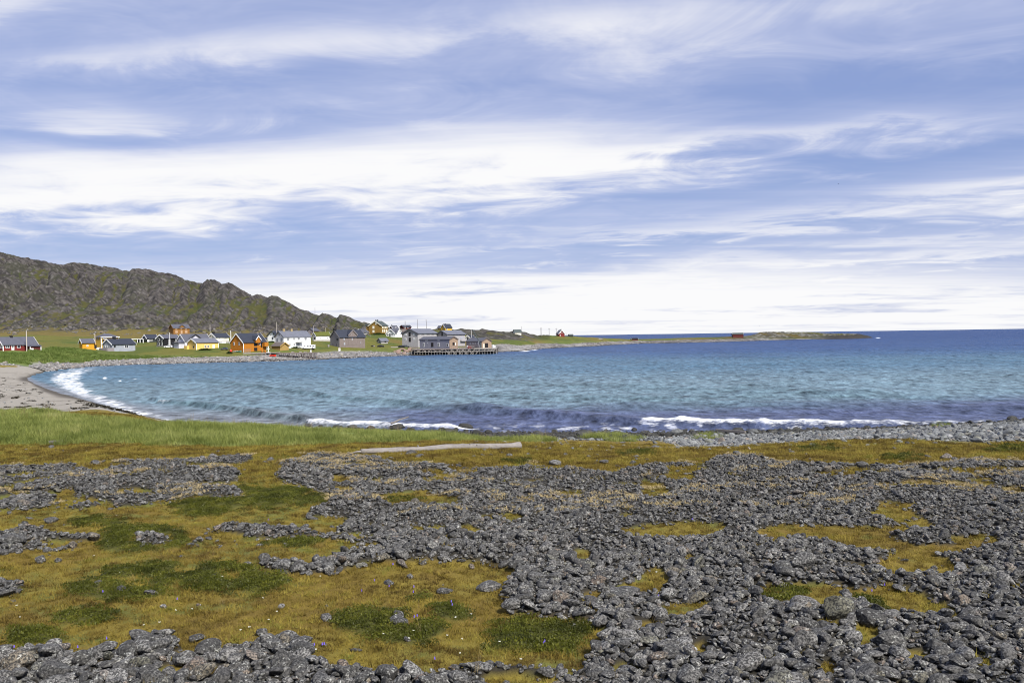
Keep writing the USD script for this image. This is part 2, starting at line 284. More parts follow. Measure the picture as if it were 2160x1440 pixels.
# ------------------------------------------------------------------ the near ground
ag = np.concatenate([np.linspace(-2.2, -.78, 50)[:-1], np.linspace(-0.78, 0.78, 560), np.linspace(.78, 2.2, 50)[1:]])
Yn = np.unique(np.concatenate([np.linspace(1.5, 9.5, 25), np.geomspace(9.5, 42, 330), np.geomspace(42, 212, 170)]))
Zn0 = heights(ag, Yn)
Zn0 = gaussian_filter(Zn0, (2.0, 1.0))
Xg, Yg = ag[None, :] * Yn[:, None], np.repeat(Yn[:, None], len(ag), 1)
P = np.stack([Xg, Yg, 0 * Xg], -1)
und = (fbm(P * 0.12, 3, 3) - .5) * 0.5 + (fbm(P * 0.6, 3, 5) - .5) * 0.16 + (fbm(P * 3.0, 3, 6) - .5) * 0.05
inland = sstep(Zn0, 0.6, 2.3)
ug, vg = pixel(Xg, Yg, Zn0)
jit = (fbm(P * 0.9, 3, 17) - .5) * np.clip(300 / Yn[:, None], 4, 26)
jit2 = (fbm(P * 0.9 + 50, 3, 18) - .5) * np.clip(120 / Yn[:, None], 2, 10)
front = (Yn[:, None] < 40)
m_st = look(STONES, ug + jit, vg + jit2) * front * (1 - .8 * sstep(fbm(P * .75, 3, 20), .60, .70))
m_gr = look(GREEN, ug + 1.6 * jit, vg + 1.6 * jit2) * (.25 + .75 * sstep(fbm(P * 1.7, 3, 19), .26, .44)) * (Yn[:, None] < 42) * (1 - m_st)
m_ly = look(LYME, ug + jit, vg + jit2 * .5) * (Yn[:, None] < 90) * (1 - sstep(ug, 960, 1060) * sstep(fbm(P * 1.1, 3, 21), .56, .44))
m_pb = look(PEBBLE, ug, vg) * (Yn[:, None] < 90) * (Yn[:, None] > 30)
m_sd = np.maximum(look(SAND, ug, vg) * (Yn[:, None] > 62), sstep(1.6, 1.9, 1.4) * 0)
m_sd = np.maximum(m_sd, (Yn[:, None] > 50) * sstep(Zn0 + .5 * (fbm(P * .6, 3, 23) - .5), np.where(ug > 640, 1.0, .3), np.where(ug > 640, .7, .2)) * (1 - m_pb))
Zn = Zn0 + und * inland + sstep(m_st, .2, .9) * (0.02 + 0.16 * fbm(P * 0.35, 3, 9)) * front + sstep(m_gr, .3, .9) * (.02 + .07 * fbm(P * 1.2, 2, 12))
Zn += m_ly * (fbm(P * .25, 3, 31) - .35) * .5 * sstep(Zn0, .8, 1.6)
near_h = RegularGridInterpolator((Yn, ag), Zn, bounds_error=False, fill_value=None)
def ground_z(X, Y): return near_h(np.stack([np.asarray(Y, float), np.asarray(X, float) / np.maximum(np.asarray(Y, float), .1)], -1))
look_st = RegularGridInterpolator((Yn, ag), m_st, bounds_error=False, fill_value=0)
look_gr = RegularGridInterpolator((Yn, ag), m_gr, bounds_error=False, fill_value=0)
look_ly = RegularGridInterpolator((Yn, ag), m_ly, bounds_error=False, fill_value=0)
look_pb = RegularGridInterpolator((Yn, ag), m_pb, bounds_error=False, fill_value=0)
look_sd = RegularGridInterpolator((Yn, ag), m_sd, bounds_error=False, fill_value=0)
def at(f, X, Y): return f(np.stack([Y, X / np.maximum(Y, .1)], -1))
C = lambda *c: np.array(c)
n_a, n_b, n_c = fbm(P * 0.5, 3, 41)[..., None], fbm(P * 2.2, 3, 42)[..., None], fbm(P * .13, 3, 43)[..., None]
lay = lambda base, col, m: base * (1 - m) + col * m
col = lay(C(.185, .145, .026), C(.155, .108, .022), sstep(n_a, .42, .66))
col = lay(col, C(.120, .125, .028), sstep(n_b * .55 + n_c * .45, .47, .66))
col = lay(col, C(.062, .062, .013), sstep(m_gr, .3, .8)[..., None])
col = lay(col, C(.130, .165, .045), sstep(m_ly, .3, .8)[..., None])
col = lay(col, C(.030, .027, .021), sstep(m_st, .3, .7)[..., None])  # dark soil under the cobbles, with the shade of the gaps painted in
col = lay(col, C(.15, .15, .145), sstep(m_pb, .3, .7)[..., None])
wet = 1 - sstep(Zn0 + .25 * (n_c[..., 0] - .5), 0.12, 0.42)
sandc = lay(C(.255, .235, .20), C(.075, .065, .052), wet[..., None])
sandc = lay(sandc, C(.10, .085, .065), (sstep(fbm(np.stack([Xg * .5, Yg * .12, 0 * Xg], -1), 4, 77), .60, .68) * sstep(Zn0, .1, .4) * .35)[..., None])
stonezone = sstep(ug + 30 * (n_a[..., 0] - .5), 640, 760)      # the low-water strip turns from sand to dark stones
sandc = lay(sandc, C(.05, .048, .042), stonezone[..., None])
col = lay(col, sandc, sstep(m_sd, .35, .65)[..., None])
def mat_albedo(name, speck=40.0, amount=0.45, bump=0.6, bscale=30.0, rough=0.9, dist=0.02, spec=0.2):
    g = G(); at_ = g.add('attribute', attribute='albedo') + '.color'
    pos = g.add('geometry') + '.position'
    n1 = g.noise(pos, speck, 4, 0.65); n2 = g.noise(pos, speck * 0.17, 3, 0.6)
    k = g.math('add', g.math('multiply_add', n1, 2.0 * amount, 1 - amount), g.math('multiply_add', n2, 1.2 * amount, -0.6 * amount))
    kc = g.add('combine_color', {'r': k, 'g': k, 'b': k}, color_type='rgb') + '.color'
    c = g.mix(1.0, at_, kc, 'multiply')
    nb = g.noise(pos, bscale, 4, 0.65)
    b = g.add('bump', {'height': nb}, strength=float(bump), distance=float(dist)) + '.normal'
    p = g.add('principled_bsdf', {'base_color': c, 'normal': b}, roughness=float(rough), specular_ior_level=spec)
    return g.make(name, p + '.BSDF')
M_GROUND = mat_albedo('ground_turf', 45, 0.55, 0.9, 60, dist=0.03)
def sheet(name, X, Y, Z, mat, col, keep=None, **kw):
    nr, nc = Z.shape
    v = np.stack([X, Y, Z], -1).reshape(-1, 3); f = grid_faces(nr, nc, keep)
    use = np.unique(f); idx = np.full(len(v), -1); idx[use] = np.arange(len(use))
    m = obj(name, (v[use], idx[f]), mat, smooth=True, **kw)
    colour(m, 'albedo', col.reshape(-1, 3)[use]); return m
sheet('ground', Xg, Yg, Zn, M_GROUND, col, kind='structure', label='heath, stony raised beach and sand curving round the bay')

# ------------------------------------------------------------------ far shore and hill: one sheet, two names
af = np.concatenate([np.linspace(-0.78, -0.62, 50)[:-1], np.arange(-0.62, 0.46, 0.00135)])
Yf = np.unique(np.concatenate([np.linspace(212, 300, 90), np.linspace(300, 720, 270), np.geomspace(720, 1150, 60)]))
Zf0 = heights(af, Yf)
Zf0 = gaussian_filter(Zf0, (1.3, 2.5))
Xf, Yq = af[None, :] * Yf[:, None], np.repeat(Yf[:, None], len(af), 1)
uf = 1080 + af[None, :] * 1800 + 0 * Yq
Pf = np.stack([Xf, Yq, 0 * Xf], -1)
Ybase = np.interp(uf[0], [-400, 0, 200, 420, 560, 700, 770, 830, 960, 1040, 1110, 1160, 1200], [398, 400, 412, 425, 432, 440, 445, 455, 470, 462, 480, 530, 9999])
Yend = np.interp(uf[0], [1150, 1200], [9999, 0])
t_h = sstep(Yq, Ybase[None, :] - 12, Ybase[None, :] + 45)           # how far up the hill
big = sstep(uf, 860, 560)                                          # the tall part of the hill
w1 = fbm(Pf * .014, 4, 61) - .5; w2 = fbm(Pf * .05, 4, 62) - .5
lay_q = (Zf0 + 0.70 * Xf + 11 * w1 + 4 * w2) / 9.5
fr = lay_q - np.floor(lay_q); saw = np.where(fr < .25, fr / .25, (1 - fr) / .75)
lay_q2 = (Zf0 + 0.75 * Xf + 8 * w1 + 5 * w2) / 3.4
fr2 = lay_q2 - np.floor(lay_q2); saw2 = np.where(fr2 < .3, fr2 / .3, (1 - fr2) / .7)
lay_q3 = (Zf0 + 0.66 * Xf + 16 * w1 + 5 * w2) / 27.0
fr3 = lay_q3 - np.floor(lay_q3); saw3 = np.where(fr3 < .22, fr3 / .22, (1 - fr3) / .78)
crag = sstep(fbm(np.stack([Xf * .02, Yq * .012, Zf0 * .03], -1), 4, 63), .34, .55)
ridg = 1 - np.abs(2 * fbm(np.stack([Xf * .11, Yq * .06, Zf0 * .12], -1), 4, 64) - 1) * 2.2
lumps = fbm(np.stack([Xf * .33, Yq * .16, Zf0 * .3], -1), 3, 66) - .5
lump2 = fbm(np.stack([Xf * .8, Yq * .3, Zf0 * .7], -1), 2, 69) - .5
disp = t_h * (0.35 + .65 * big) * ((.35 + .65 * crag) * (3.6 * saw + 2.0 * saw2 - 2.3) + 0.7 * np.clip(ridg, -1, 1) * (.3 + crag) + 1.5 * lumps + 1.2 * lump2 + 2.6 * (saw3 - .55) * sstep(Zf0, 8, 22))
spit = sstep(uf, 1540, 1600) * sstep(Zf0, 1.0, 2.5)
disp += spit * (1.0 * lumps + .8 * saw2 - .4)
disp -= sstep(uf, 640, 900) * t_h * 0.5
flat = (1 - t_h) * sstep(Zf0, .3, 1.2)
disp += flat * sstep(uf, 700, 350) * sstep(Yq, 300, 285) * 1.3 * (fbm(Pf * .13, 3, 75) - .5)
disp += flat * ((fbm(Pf * .06, 3, 67) - .5) * .6 + (fbm(Pf * .5, 3, 68) - .5) * .35)
s_far = Yq - shore_far(np.clip(af, A62, A_TIP))[None, :]
rocksh = sstep(uf, 1060, 1120) * sstep(s_far, -6, 2) * sstep(s_far, 40, 12)
disp += rocksh * 1.5 * (fbm(np.stack([Xf * .12, Yq * .08, 0 * Xf], -1), 4, 70) - .42)
Zf = Zf0 + disp
far_h = RegularGridInterpolator((Yf, af), Zf, bounds_error=False, fill_value=-5)
def land_z(X, Y):
    return float(far_h([[Y, X / Y]])[0]) if Y > 212 else float(ground_z(X, Y))
gy = np.gradient(Zf, axis=0) / np.gradient(Yf)[:, None]; gx = np.gradient(Zf, axis=1) / (np.gradient(af)[None, :] * Yf[:, None])
slope = np.sqrt(gx ** 2 + gy ** 2); conv = Zf - gaussian_filter(Zf, 4)
hi = sstep(Zf0, 9, 46)
f4 = fbm(np.stack([Xf * .9, Yq * .5, Zf0 * .9], -1), 3, 74)
f1, f2, f3 = fbm(Pf * .09, 4, 71), fbm(Pf * .35, 3, 72), fbm(Pf * .025, 3, 73)
rock = np.clip(sstep(slope, .30, .62) * .55 + sstep(conv, -.5, .7) * .45 + .50 * hi + 1.2 * (f3 - .5) + .9 * (f1 - .5) - .02, 0, 1)
rock = np.clip(rock + big * (.26 * (saw - .55) + .24 * (saw2 - .5) + .42 * (saw3 - .5)), 0, 1)
rock = sstep(rock, .34, .60) * sstep(t_h, .05, .3)
rock = np.maximum(rock, .97 * sstep(uf, 1150, 1110) * sstep(uf, 930, 990) * sstep(f1, .34, .46) * (t_h > .1))
rockc = lay(C(.027, .024, .022), C(.078, .070, .064), sstep(f2 * .6 + f4 * .4, .40, .62)[..., None])
rockc = lay(rockc, C(.040, .041, .024), (sstep(f1, .52, .66) * .6)[..., None])
rockc = lay(rockc, C(.15, .14, .13), (sstep(f4, .62, .72) * .6)[..., None])
grassc = lay(C(.054, .054, .013), C(.038, .047, .010), sstep(f1, .40, .60)[..., None])
grassc = lay(grassc, C(.068, .060, .020), (sstep(f3 * .5 + f2 * .5, .48, .62))[..., None])
meadow = lay(C(.112, .110, .021), C(.072, .092, .017), sstep(f1, .42, .60)[..., None])
meadow = lay(meadow, C(.135, .098, .028), (sstep(f3, .50, .62) * .8)[..., None])
bankg = lay(C(.085, .125, .026), C(.125, .150, .040), sstep(f2, .40, .62)[..., None])
colf = lay(meadow, grassc, t_h[..., None])
bk = sstep(uf, 760, 480) * sstep(Yq, 302, 285) * sstep(Zf0, 1.0, 1.7) + .45 * sstep(uf, 480, 560) * sstep(s_far, 45, 25)
colf = lay(colf, bankg, np.clip(bk, 0, 1)[..., None])
colf = colf * (1 - .40 * sstep(uf, 1420, 1560))[..., None]
colf = lay(colf, rockc, rock[..., None])
k0y = shore_far(np.clip(af, A62, A_TIP)); kw = fy(np.clip(af, A_L, A_TIP))[:, 0] - k0y
kw = np.where(af < A62, 12.0, kw)
sd_bank = np.where(af[None, :] < A62, Yq - 205, s_far) / np.maximum(kw, 6)[None, :]
stone = sstep(sd_bank + .5 * (f1 - .5), 1.12, .88)
stonec = lay(C(.155, .148, .142), C(.25, .24, .232), sstep(f2, .38, .64)[..., None])
darkrock = lay(C(.075, .070, .064), C(.16, .15, .142), sstep(f2, .38, .64)[..., None])
rk = (sstep(uf, 1100, 1180) * sstep(f3 + .5 * (f1 - .5), .40, .52))[..., None]
stonec = lay(stonec, darkrock, rk)
stonec = lay(stonec, C(.030, .027, .022), (sstep(Zf + .6 * (f1 - .5), .55, .1))[..., None])
pier_shade = sstep(uf, 855, 872) * sstep(uf, 1062, 1046) * sstep(s_far, 30, 20)  # shade under the pier deck, painted into the ground colour
colf = lay(colf, C(.028, .026, .022), 0 * pier_shade[..., None])
tipw = sstep(uf, 1690, 1760) * sstep(uf, 1900, 1838) * sstep(s_far, 60, 40)
colf = lay(colf, stonec, stone[..., None])
colf = lay(colf, C(.030, .027, .023), (tipw * .95)[..., None])
colf = lay(colf, C(.028, .026, .022), pier_shade[..., None])
spr = spit * sstep(f1 + .3 * (f2 - .5), .36, .48)
colf = lay(colf, lay(C(.045, .042, .032), C(.15, .145, .125), sstep(f2, .4, .64)[..., None]), (spr * .9 * (1 - tipw))[..., None])
M_FAR = mat_albedo('far_land', 1.6, 0.50, 0.9, 1.4, dist=0.5)
yc = .5 * (Yq[:-1, :-1] + Yq[1:, 1:]); ucell = uf[:-1, :-1]
is_hill = (yc > Ybase[None, :-1]) & (ucell < 1195)
land_cell = (np.maximum(np.maximum(Zf[:-1, :-1], Zf[1:, 1:]), np.maximum(Zf[1:, :-1], Zf[:-1, 1:])) > -1.6)
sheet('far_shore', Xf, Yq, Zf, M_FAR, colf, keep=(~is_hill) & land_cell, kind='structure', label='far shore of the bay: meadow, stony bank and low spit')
sheet('hill', Xf, Yq, Zf, M_FAR, colf, keep=is_hill & land_cell, kind='structure', label='craggy grey hill rising behind the village')

# ------------------------------------------------------------------ the sea
aw = np.unique(np.concatenate([np.linspace(-1.4, -.62, 30), np.linspace(-0.62, 0.64, 560), np.linspace(.64, 1.4, 30)]))
Yw = np.unique(np.concatenate([np.linspace(36, 52, 14), np.geomspace(52, 130, 250), np.geomspace(130, 420, 170), np.geomspace(420, 1500, 60), np.geomspace(1500, 90000, 30)]))
Xw, Yv = aw[None, :] * Yw[:, None], np.repeat(Yw[:, None], len(aw), 1)
Zw = np.zeros_like(Xw)
near_w = sstep(Yv, 420, 120)
rw = np.random.default_rng(5)
calm = sstep(Yv - shore_near(np.clip(aw, A62, 9))[None, :], 0, 25)
for k in range(26):
    wl = 0.9 * 1.14 ** k if k < 20 else rw.uniform(8, 18)
    th = rw.normal(math.radians(-78), .55); kx, ky = math.cos(th) * 2 * math.pi / wl, math.sin(th) * 2 * math.pi / wl
    res = sstep(wl, .8 * 2.2 * Yv * .006, 2.2 * 2.2 * Yv * .006)
    Zw += res * min(wl, 3.5) * .0062 * np.sin(kx * Xw + ky * Yv + rw.uniform(0, 6.3) + 1.6 * (fbm(np.stack([Xw, Yv, 0 * Xw], -1)[:, ::1] * .03, 2, k) - .5)) * (.35 + .65 * calm)
Zw *= sstep(Yv, 900, 250)
def crest_line(pts):
    p = np.array(pts, float); a = ray(p[:, 0], p[:, 1])[0]; y = depth_at(p[:, 0], p[:, 1], 0.25); return a, y
foam = np.zeros_like(Xw); deep = np.zeros_like(Xw)
nzw = fbm(np.stack([Xw * .35, Yv * .2, 0 * Xw], -1), 4, 81); nzf = fbm(np.stack([Xw * 1.4, Yv * .7, 0 * Xw], -1), 4, 82)
def swell(pts, H, wf, wb, foam_on=None, dark=.0, fw=(2.0, 1.0)):
    global Zw, foam, deep
    a, y = crest_line(pts)
    yc_ = np.interp(aw, a, y)[None, :] + 0.8 * (fbm(np.stack([aw * 18, 0 * aw, 0 * aw], -1), 3, int(H * 100)) - .5)[None, :]
    ends = sstep(aw, a[0] - .004, a[0] + .03) * sstep(aw, a[-1] + .004, a[-1] - .04)
    d = Yv - yc_
    h = H * np.exp(-(d / np.where(d < 0, wf, wb)) ** 2) * ends[None, :] * (.6 + .8 * fbm(np.stack([aw * 40, 0 * aw, 0 * aw + H * 9], -1), 3, 83))[None, :]
    Zw += h
    deep = np.maximum(deep, dark * np.exp(-((d + wf * .8) / (wf * 1.3)) ** 2) * ends[None, :])  # darker front of each swell, wave shade put into the water colour
    if foam_on:
        for u0, u1 in foam_on:
            a0, a1 = (u0 - 1080) / 1800, (u1 - 1080) / 1800
            e = sstep(aw, a0 - .006, a0 + .008) * sstep(aw, a1 + .012, a1 - .02)
            f_ = np.exp(-(np.where(d < 0, d / fw[0], d / fw[1])) ** 2) * e[None, :] * np.clip(.5 + 1.0 * (nzf - .2), 0, 1) * (1 - .45 * sstep(aw, .25, .52))[None, :]
            foam = np.maximum(foam, np.clip(1.1 * f_, 0, .92)); Zw += .35 * H * f_ * nzf
swell([(300, 834), (343, 844), (420, 851), (500, 862), (560, 872), (640, 882), (700, 889)], .45, 1.2, 3.8, [(331, 357)], .8)
swell([(610, 878), (660, 889), (760, 893), (870, 897), (1000, 899)], .35, 1.0, 3.0, [(640, 1010)], .3, (1.1, .6))
swell([(380, 797), (560, 815), (700, 834), (850, 846), (950, 856), (1080, 862)], .3, 2.0, 6.0, None, .6)
swell([(960, 860), (1080, 867), (1200, 877), (1290, 884), (1350, 887), (1500, 890), (1700, 895), (1900, 897), (2160, 890)], .5, 1.4, 5.0, [(1352, 2100)], .45, (1.15, .6))
swell([(1200, 862), (1500, 846), (1800, 850), (2160, 858), (2500, 866)], .25, 2.2, 6.0, None, .5)
swell([(1500, 815), (1800, 828), (2160, 838), (2400, 842)], .2, 3.0, 8.0, None, .4)
swell([(900, 800), (1200, 808), (1600, 822), (1900, 826)], .2, 3.5, 9.0, None, .35)
swell([(1000, 826), (1400, 835), (1700, 832)], .18, 3.0, 7.0, None, .35)
uw, vw = pixel(Xw, Yv, 0 * Xw)
ju = uw + 26 * (nzw - .5)
FOAM = region([[(105, 797), (120, 786), (160, 777), (215, 773), (262, 770), (262, 773), (205, 778), (172, 786), (165, 800), (185, 822), (235, 842), (300, 866), (360, 884), (470, 895), (470, 905), (330, 893), (250, 866), (190, 845), (135, 820), (110, 806)]], blur=5)
THIN = region([[(235, 862), (300, 872), (370, 886), (500, 894), (640, 892), (900, 899), (1200, 893), (1360, 890), (1500, 893), (1800, 900), (2200, 880), (2600, 860), (2600, 880), (2160, 890), (1700, 912), (1400, 916), (1000, 914), (600, 906), (300, 884)]], blur=9)
foam = np.maximum(foam, look(FOAM, ju, vw + 8 * (nzf - .5)) * np.clip(.05 + 1.15 * nzf, 0, .9))
thin = look(THIN, ju, vw + 6 * (nzf - .5)) * (Yv < 420)
foam = np.maximum(foam, thin * np.clip(2.8 * (nzf - .42), 0, .66))
splash = np.zeros_like(foam)
for (u, v, rx, ry) in [(1126, 736, 9, 3.0), (1105, 740, 14, 1.6), (1152, 733.5, 5, 1.2), (221, 797, 5, 2.5), (253, 803, 4, 1.5), (1852, 712.3, 6, .8), (285, 800, 5, 1)]:
    splash = np.maximum(splash, np.exp(-((uw - u) / rx) ** 2 - ((vw - v) / ry) ** 2))
foam = np.maximum(foam, splash)
# colour of the water: clear green over sand, violet over weed and stones near the shore, deep blue outside
off = Yv - shore_near(np.clip(aw, A62, 9))[None, :]
big_n = fbm(np.stack([Xw * .006, Yv * .012, 0 * Xw], -1), 4, 85)[..., None]
dist = Yv[..., None]
cw = lay(C(.112, .168, .205), C(.066, .124, .180), sstep(dist, 120, 190))
cw = lay(cw, C(.033, .067, .150), sstep(dist + 160 * (big_n - .5), 230, 420))
cw = lay(cw, C(.012, .034, .115), sstep(dist, 330, 900))
gl = sstep(uw, 1000, 1500)[..., None]
cw = lay(cw, C(.024, .056, .150), gl * sstep(dist + 90 * (big_n - .5), 200, 330) * .6)
kelp = sstep(uw + 140 * (nzw - .5), 620, 900)[..., None] * sstep(off[..., None] + 14 * (big_n - .5), 30, 12)
cw = lay(cw, C(.056, .064, .135), kelp * .85)
shal = sstep(off, 22, 4)[..., None] * sstep(uw, 900, 640)[..., None]
cw = lay(cw, C(.150, .155, .175), shal * .8)
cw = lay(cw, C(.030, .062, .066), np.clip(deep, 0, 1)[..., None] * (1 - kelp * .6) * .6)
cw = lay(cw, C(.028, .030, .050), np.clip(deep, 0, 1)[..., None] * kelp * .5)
g = G(); pos = g.add('geometry') + '.position'
alb, fo = g.add('attribute', attribute='albedo') + '.color', g.add('attribute', attribute='foam') + '.fac'
mp = g.add('mapping', {'vector': pos}, scale=(1.0, 0.6, 1.0), rotation=(0, 0, 0.2)) + '.vector'
na, nb, nc_ = g.noise(mp, .8, 5, .62), g.noise(mp, .20, 4, .6), g.noise(mp, .04, 4, .6)
hgt = g.math('add', g.math('multiply', na, .6), g.math('add', g.math('multiply', nb, 1.6), g.math('multiply', nc_, 3.0)))
bmp = g.add('bump', {'height': hgt}, strength=1.0, distance=0.75) + '.normal'
tone = g.math('maximum', g.math('add', g.math('add', g.math('multiply_add', na, 3.0, -.5), g.math('multiply_add', nb, 1.0, -.5)), g.math('multiply_add', nc_, .8, -.4)), .15)  # noise paints the light and dark of ripples into the water colour
tc_ = g.add('combine_color', {'r': tone, 'g': tone, 'b': tone}, color_type='rgb') + '.color'
wcol = g.mix(1.0, alb, tc_, 'multiply')
nf = g.noise(g.add('mapping', {'vector': pos}, scale=(.8, 1.3, 1)) + '.vector', 2.2, 6, .68)
fm = g.add('map_range', {'value': g.math('add', fo, g.math('multiply_add', nf, 1.5, -.75))}, range_type='smoothstep', from_min=.26, from_max=.92, to_min=0.0, to_max=1.0, clamp=True) + '.result'
fm = g.math('multiply', fm, g.math('greater_than', fo, 0.03))
water = g.add('principled_bsdf', {'base_color': wcol, 'normal': bmp}, roughness=.32, specular_ior_level=.015, ior=1.33)
fbm_ = g.add('bump', {'height': nf}, strength=.8, distance=.4) + '.normal'
foamb = g.add('diffuse_bsdf', {'normal': fbm_}, color=(.74, .76, .79))
ms = g.add('mix_closure', {'fac': fm, 'closure1': water + '.BSDF', 'closure2': foamb + '.BSDF'})
M_WATER = g.make('sea_water', ms + '.closure')
vis = np.ones((len(Yw) - 1, len(aw) - 1), bool)
vv = np.stack([Xw, Yv, Zw], -1).reshape(-1, 3)
sea = obj('sea', (vv, grid_faces(len(Yw), len(aw))), M_WATER, smooth=True, kind='structure', label='blue green sea filling the bay, with small breakers at the shore')
colour(sea, 'albedo', cw.reshape(-1, 3)); colour(sea, 'foam', np.clip(foam, 0, 1).reshape(-1))
# ------------------------------------------------------------------ materials of small things
def mat_stone(name, tone, dark_amt=.5, pale_amt=.5, scale=1.0, tint=True):
    g = G(); pos = g.add('geometry') + '.position'; rnd = g.add('object_info') + '.random'
    n1, n2, n3 = g.noise(pos, 5 * scale, 4, .6), g.noise(pos, 34 * scale, 4, .70), g.noise(pos, 20 * scale, 5, .7, .6)
    base = g.ramp(rnd, [(0, tuple(.45 * t for t in tone)), (.35, tuple(.78 * t for t in tone)), (.65, tone), (.86, tuple(1.55 * t for t in tone)), (.90, (tone[0] * 1.35, tone[1] * 1.08, tone[2] * .88)), (.95, (tone[0] * 1.0, tone[1] * 1.0, tone[2] * .8)), (1, tuple(1.7 * t for t in tone))]) if tint else None
    k = g.math('add', g.math('multiply_add', n1, 1.0, .5), g.math('multiply_add', n2, 1.1, -.55))
    kc = g.add('combine_color', {'r': k, 'g': k, 'b': k}, color_type='rgb') + '.color'
    c = g.mix(1.0, base or tone, kc, 'multiply')
    pale = g.add('map_range', {'value': g.math('add', n3, g.math('multiply_add', n1, .3, -.15))}, range_type='smoothstep', from_min=.555, from_max=.64, to_min=0.0, to_max=pale_amt, clamp=True) + '.result'
    c = g.mix(pale, c, (.46, .47, .44))
    blk = g.add('map_range', {'value': g.math('add', n2, g.math('multiply_add', n3, -.25, .125))}, range_type='smoothstep', from_min=.54, from_max=.46, to_min=0.0, to_max=dark_amt, clamp=True) + '.result'
    c = g.mix(blk, c, (.018, .018, .018))
    b = g.add('bump', {'height': n2}, strength=.6, distance=.006 / scale) + '.normal'
    p = g.add('principled_bsdf', {'base_color': c, 'normal': b}, roughness=.85, specular_ior_level=.25)
    return g.make(name, p + '.BSDF')
M_STONE = mat_stone('lichen_stone', (.112, .109, .104), .88, .62)
M_PEBBLE = mat_stone('beach_stone', (.165, .172, .175), .5, .45)
M_WETROCK_PIER_SHADE = mat_stone('wet_rock_pier_shade', (.045, .045, .040), .6, .1)  # wet rocks; the same dark colour carries the deck shade under the pier
M_FARSTONE = mat_stone('bank_stone', (.215, .205, .198), .35, .5, .25)
def mat_leaf(name, stops, pscale=.5, rough=.7, trans=.35, spread=.55):
    g = G(); pos = g.add('geometry') + '.position'; rnd = g.add('object_info') + '.random'; isl = g.add('geometry') + '.random_per_island'
    n = g.noise(pos, pscale, 3, .6)
    f = g.math('add', g.math('multiply_add', n, 1.5, -.25 - spread / 2), g.math('add', g.math('multiply', rnd, spread * .5), g.math('multiply', isl, spread * .5)), None, True)
    c = g.ramp(f, stops)
    p = g.add('principled_bsdf', {'base_color': c}, roughness=rough, specular_ior_level=.2)
    t = g.add('translucent_bsdf', {'color': c})
    m = g.add('mix_closure', {'closure1': p + '.BSDF', 'closure2': t + '.BSDF'}, fac=trans)
    return g.make(name, m + '.closure')
M_TURF = mat_leaf('turf_blades', [(0, (.090, .060, .013)), (.28, (.195, .145, .027)), (.5, (.285, .225, .042)), (.7, (.150, .158, .024)), (1, (.44, .36, .12))], .9, spread=1.0)
M_LYME = mat_leaf('lyme_blades', [(0, (.13, .16, .034)), (.35, (.24, .27, .066)), (.7, (.35, .36, .12)), (1, (.54, .49, .26))], .5, .5, .45, .9)
M_HEATH = mat_leaf('crowberry_leaves', [(0, (.034, .040, .006)), (.35, (.072, .080, .010)), (.6, (.115, .120, .016)), (.8, (.13, .105, .02)), (1, (.13, .068, .02))], 1.6, .5, .25, .9)
M_STRAW = mat_leaf('dry_stalks', [(0, (.22, .16, .07)), (1, (.40, .32, .17))], 1.0)

def rock_mesh(seed, sub=3, flat=.58, rough=.12, cuts=11):
    r = np.random.default_rng(seed)
    m = trimesh.creation.icosphere(sub, 1.0); v = m.vertices.copy()
    for _ in range(cuts):                                        # worn flat faces
        n = r.normal(size=3); n /= np.linalg.norm(n); h = r.uniform(.58, .86); d = v @ n
        v -= np.outer(np.clip(d - h, 0, None) * .88, n)
    nrm = v / np.linalg.norm(v, axis=1, keepdims=True)
    v += nrm * ((fbm(v * 1.3 + seed * 7.7, 3, seed) - .5) * rough * 1.6 + (fbm(v * 4 + seed, 3, seed + 5) - .5) * rough * .6)[:, None]
    s = np.array([r.uniform(.85, 1.35), r.uniform(.65, .95), flat * r.uniform(.75, 1.25)])
    return trimesh.Trimesh(v * s / 1.05, m.faces, process=False)
STONE_LO = [rock_mesh(200 + k, 2, .40 + .05 * (k % 6), .06 + .02 * (k % 5), 7 + k % 6) for k in range(18)]
def blades(n, rad, h0, h1, w, bend, seed, seg=1, flatten=0.0):
    r = np.random.default_rng(seed); vs, fs = [], []
    for k in range(n):
        ph, rr = r.uniform(0, 6.28), rad * math.sqrt(r.random()); p = np.array([rr * math.cos(ph), rr * math.sin(ph), -.02])
        d = r.uniform(0, 6.28); lean = bend * (r.random() ** .7); h = r.uniform(h0, h1)
        side = np.array([-math.sin(d), math.cos(d), 0]) * w * r.uniform(.6, 1.2) / 2; out = np.array([math.cos(d), math.sin(d), 0])
        pts = [p + out * h * lean * (t ** 1.7) + np.array([0, 0, h * t * (1 - .35 * lean * t)]) for t in np.linspace(0, 1, seg + 1)]
        b = len(vs)
        for q, pt in enumerate(pts[:-1]): k_ = 1 - .75 * q / seg; vs += [pt - side * k_, pt + side * k_]
        vs.append(pts[-1]); top = len(vs) - 1
        for q in range(seg - 1): i = b + 2 * q; fs += [[i, i + 1, i + 3], [i, i + 3, i + 2]]
        i = b + 2 * (seg - 1); fs.append([i, i + 1, top])
    return trimesh.Trimesh(np.array(vs), np.array(fs), process=False)
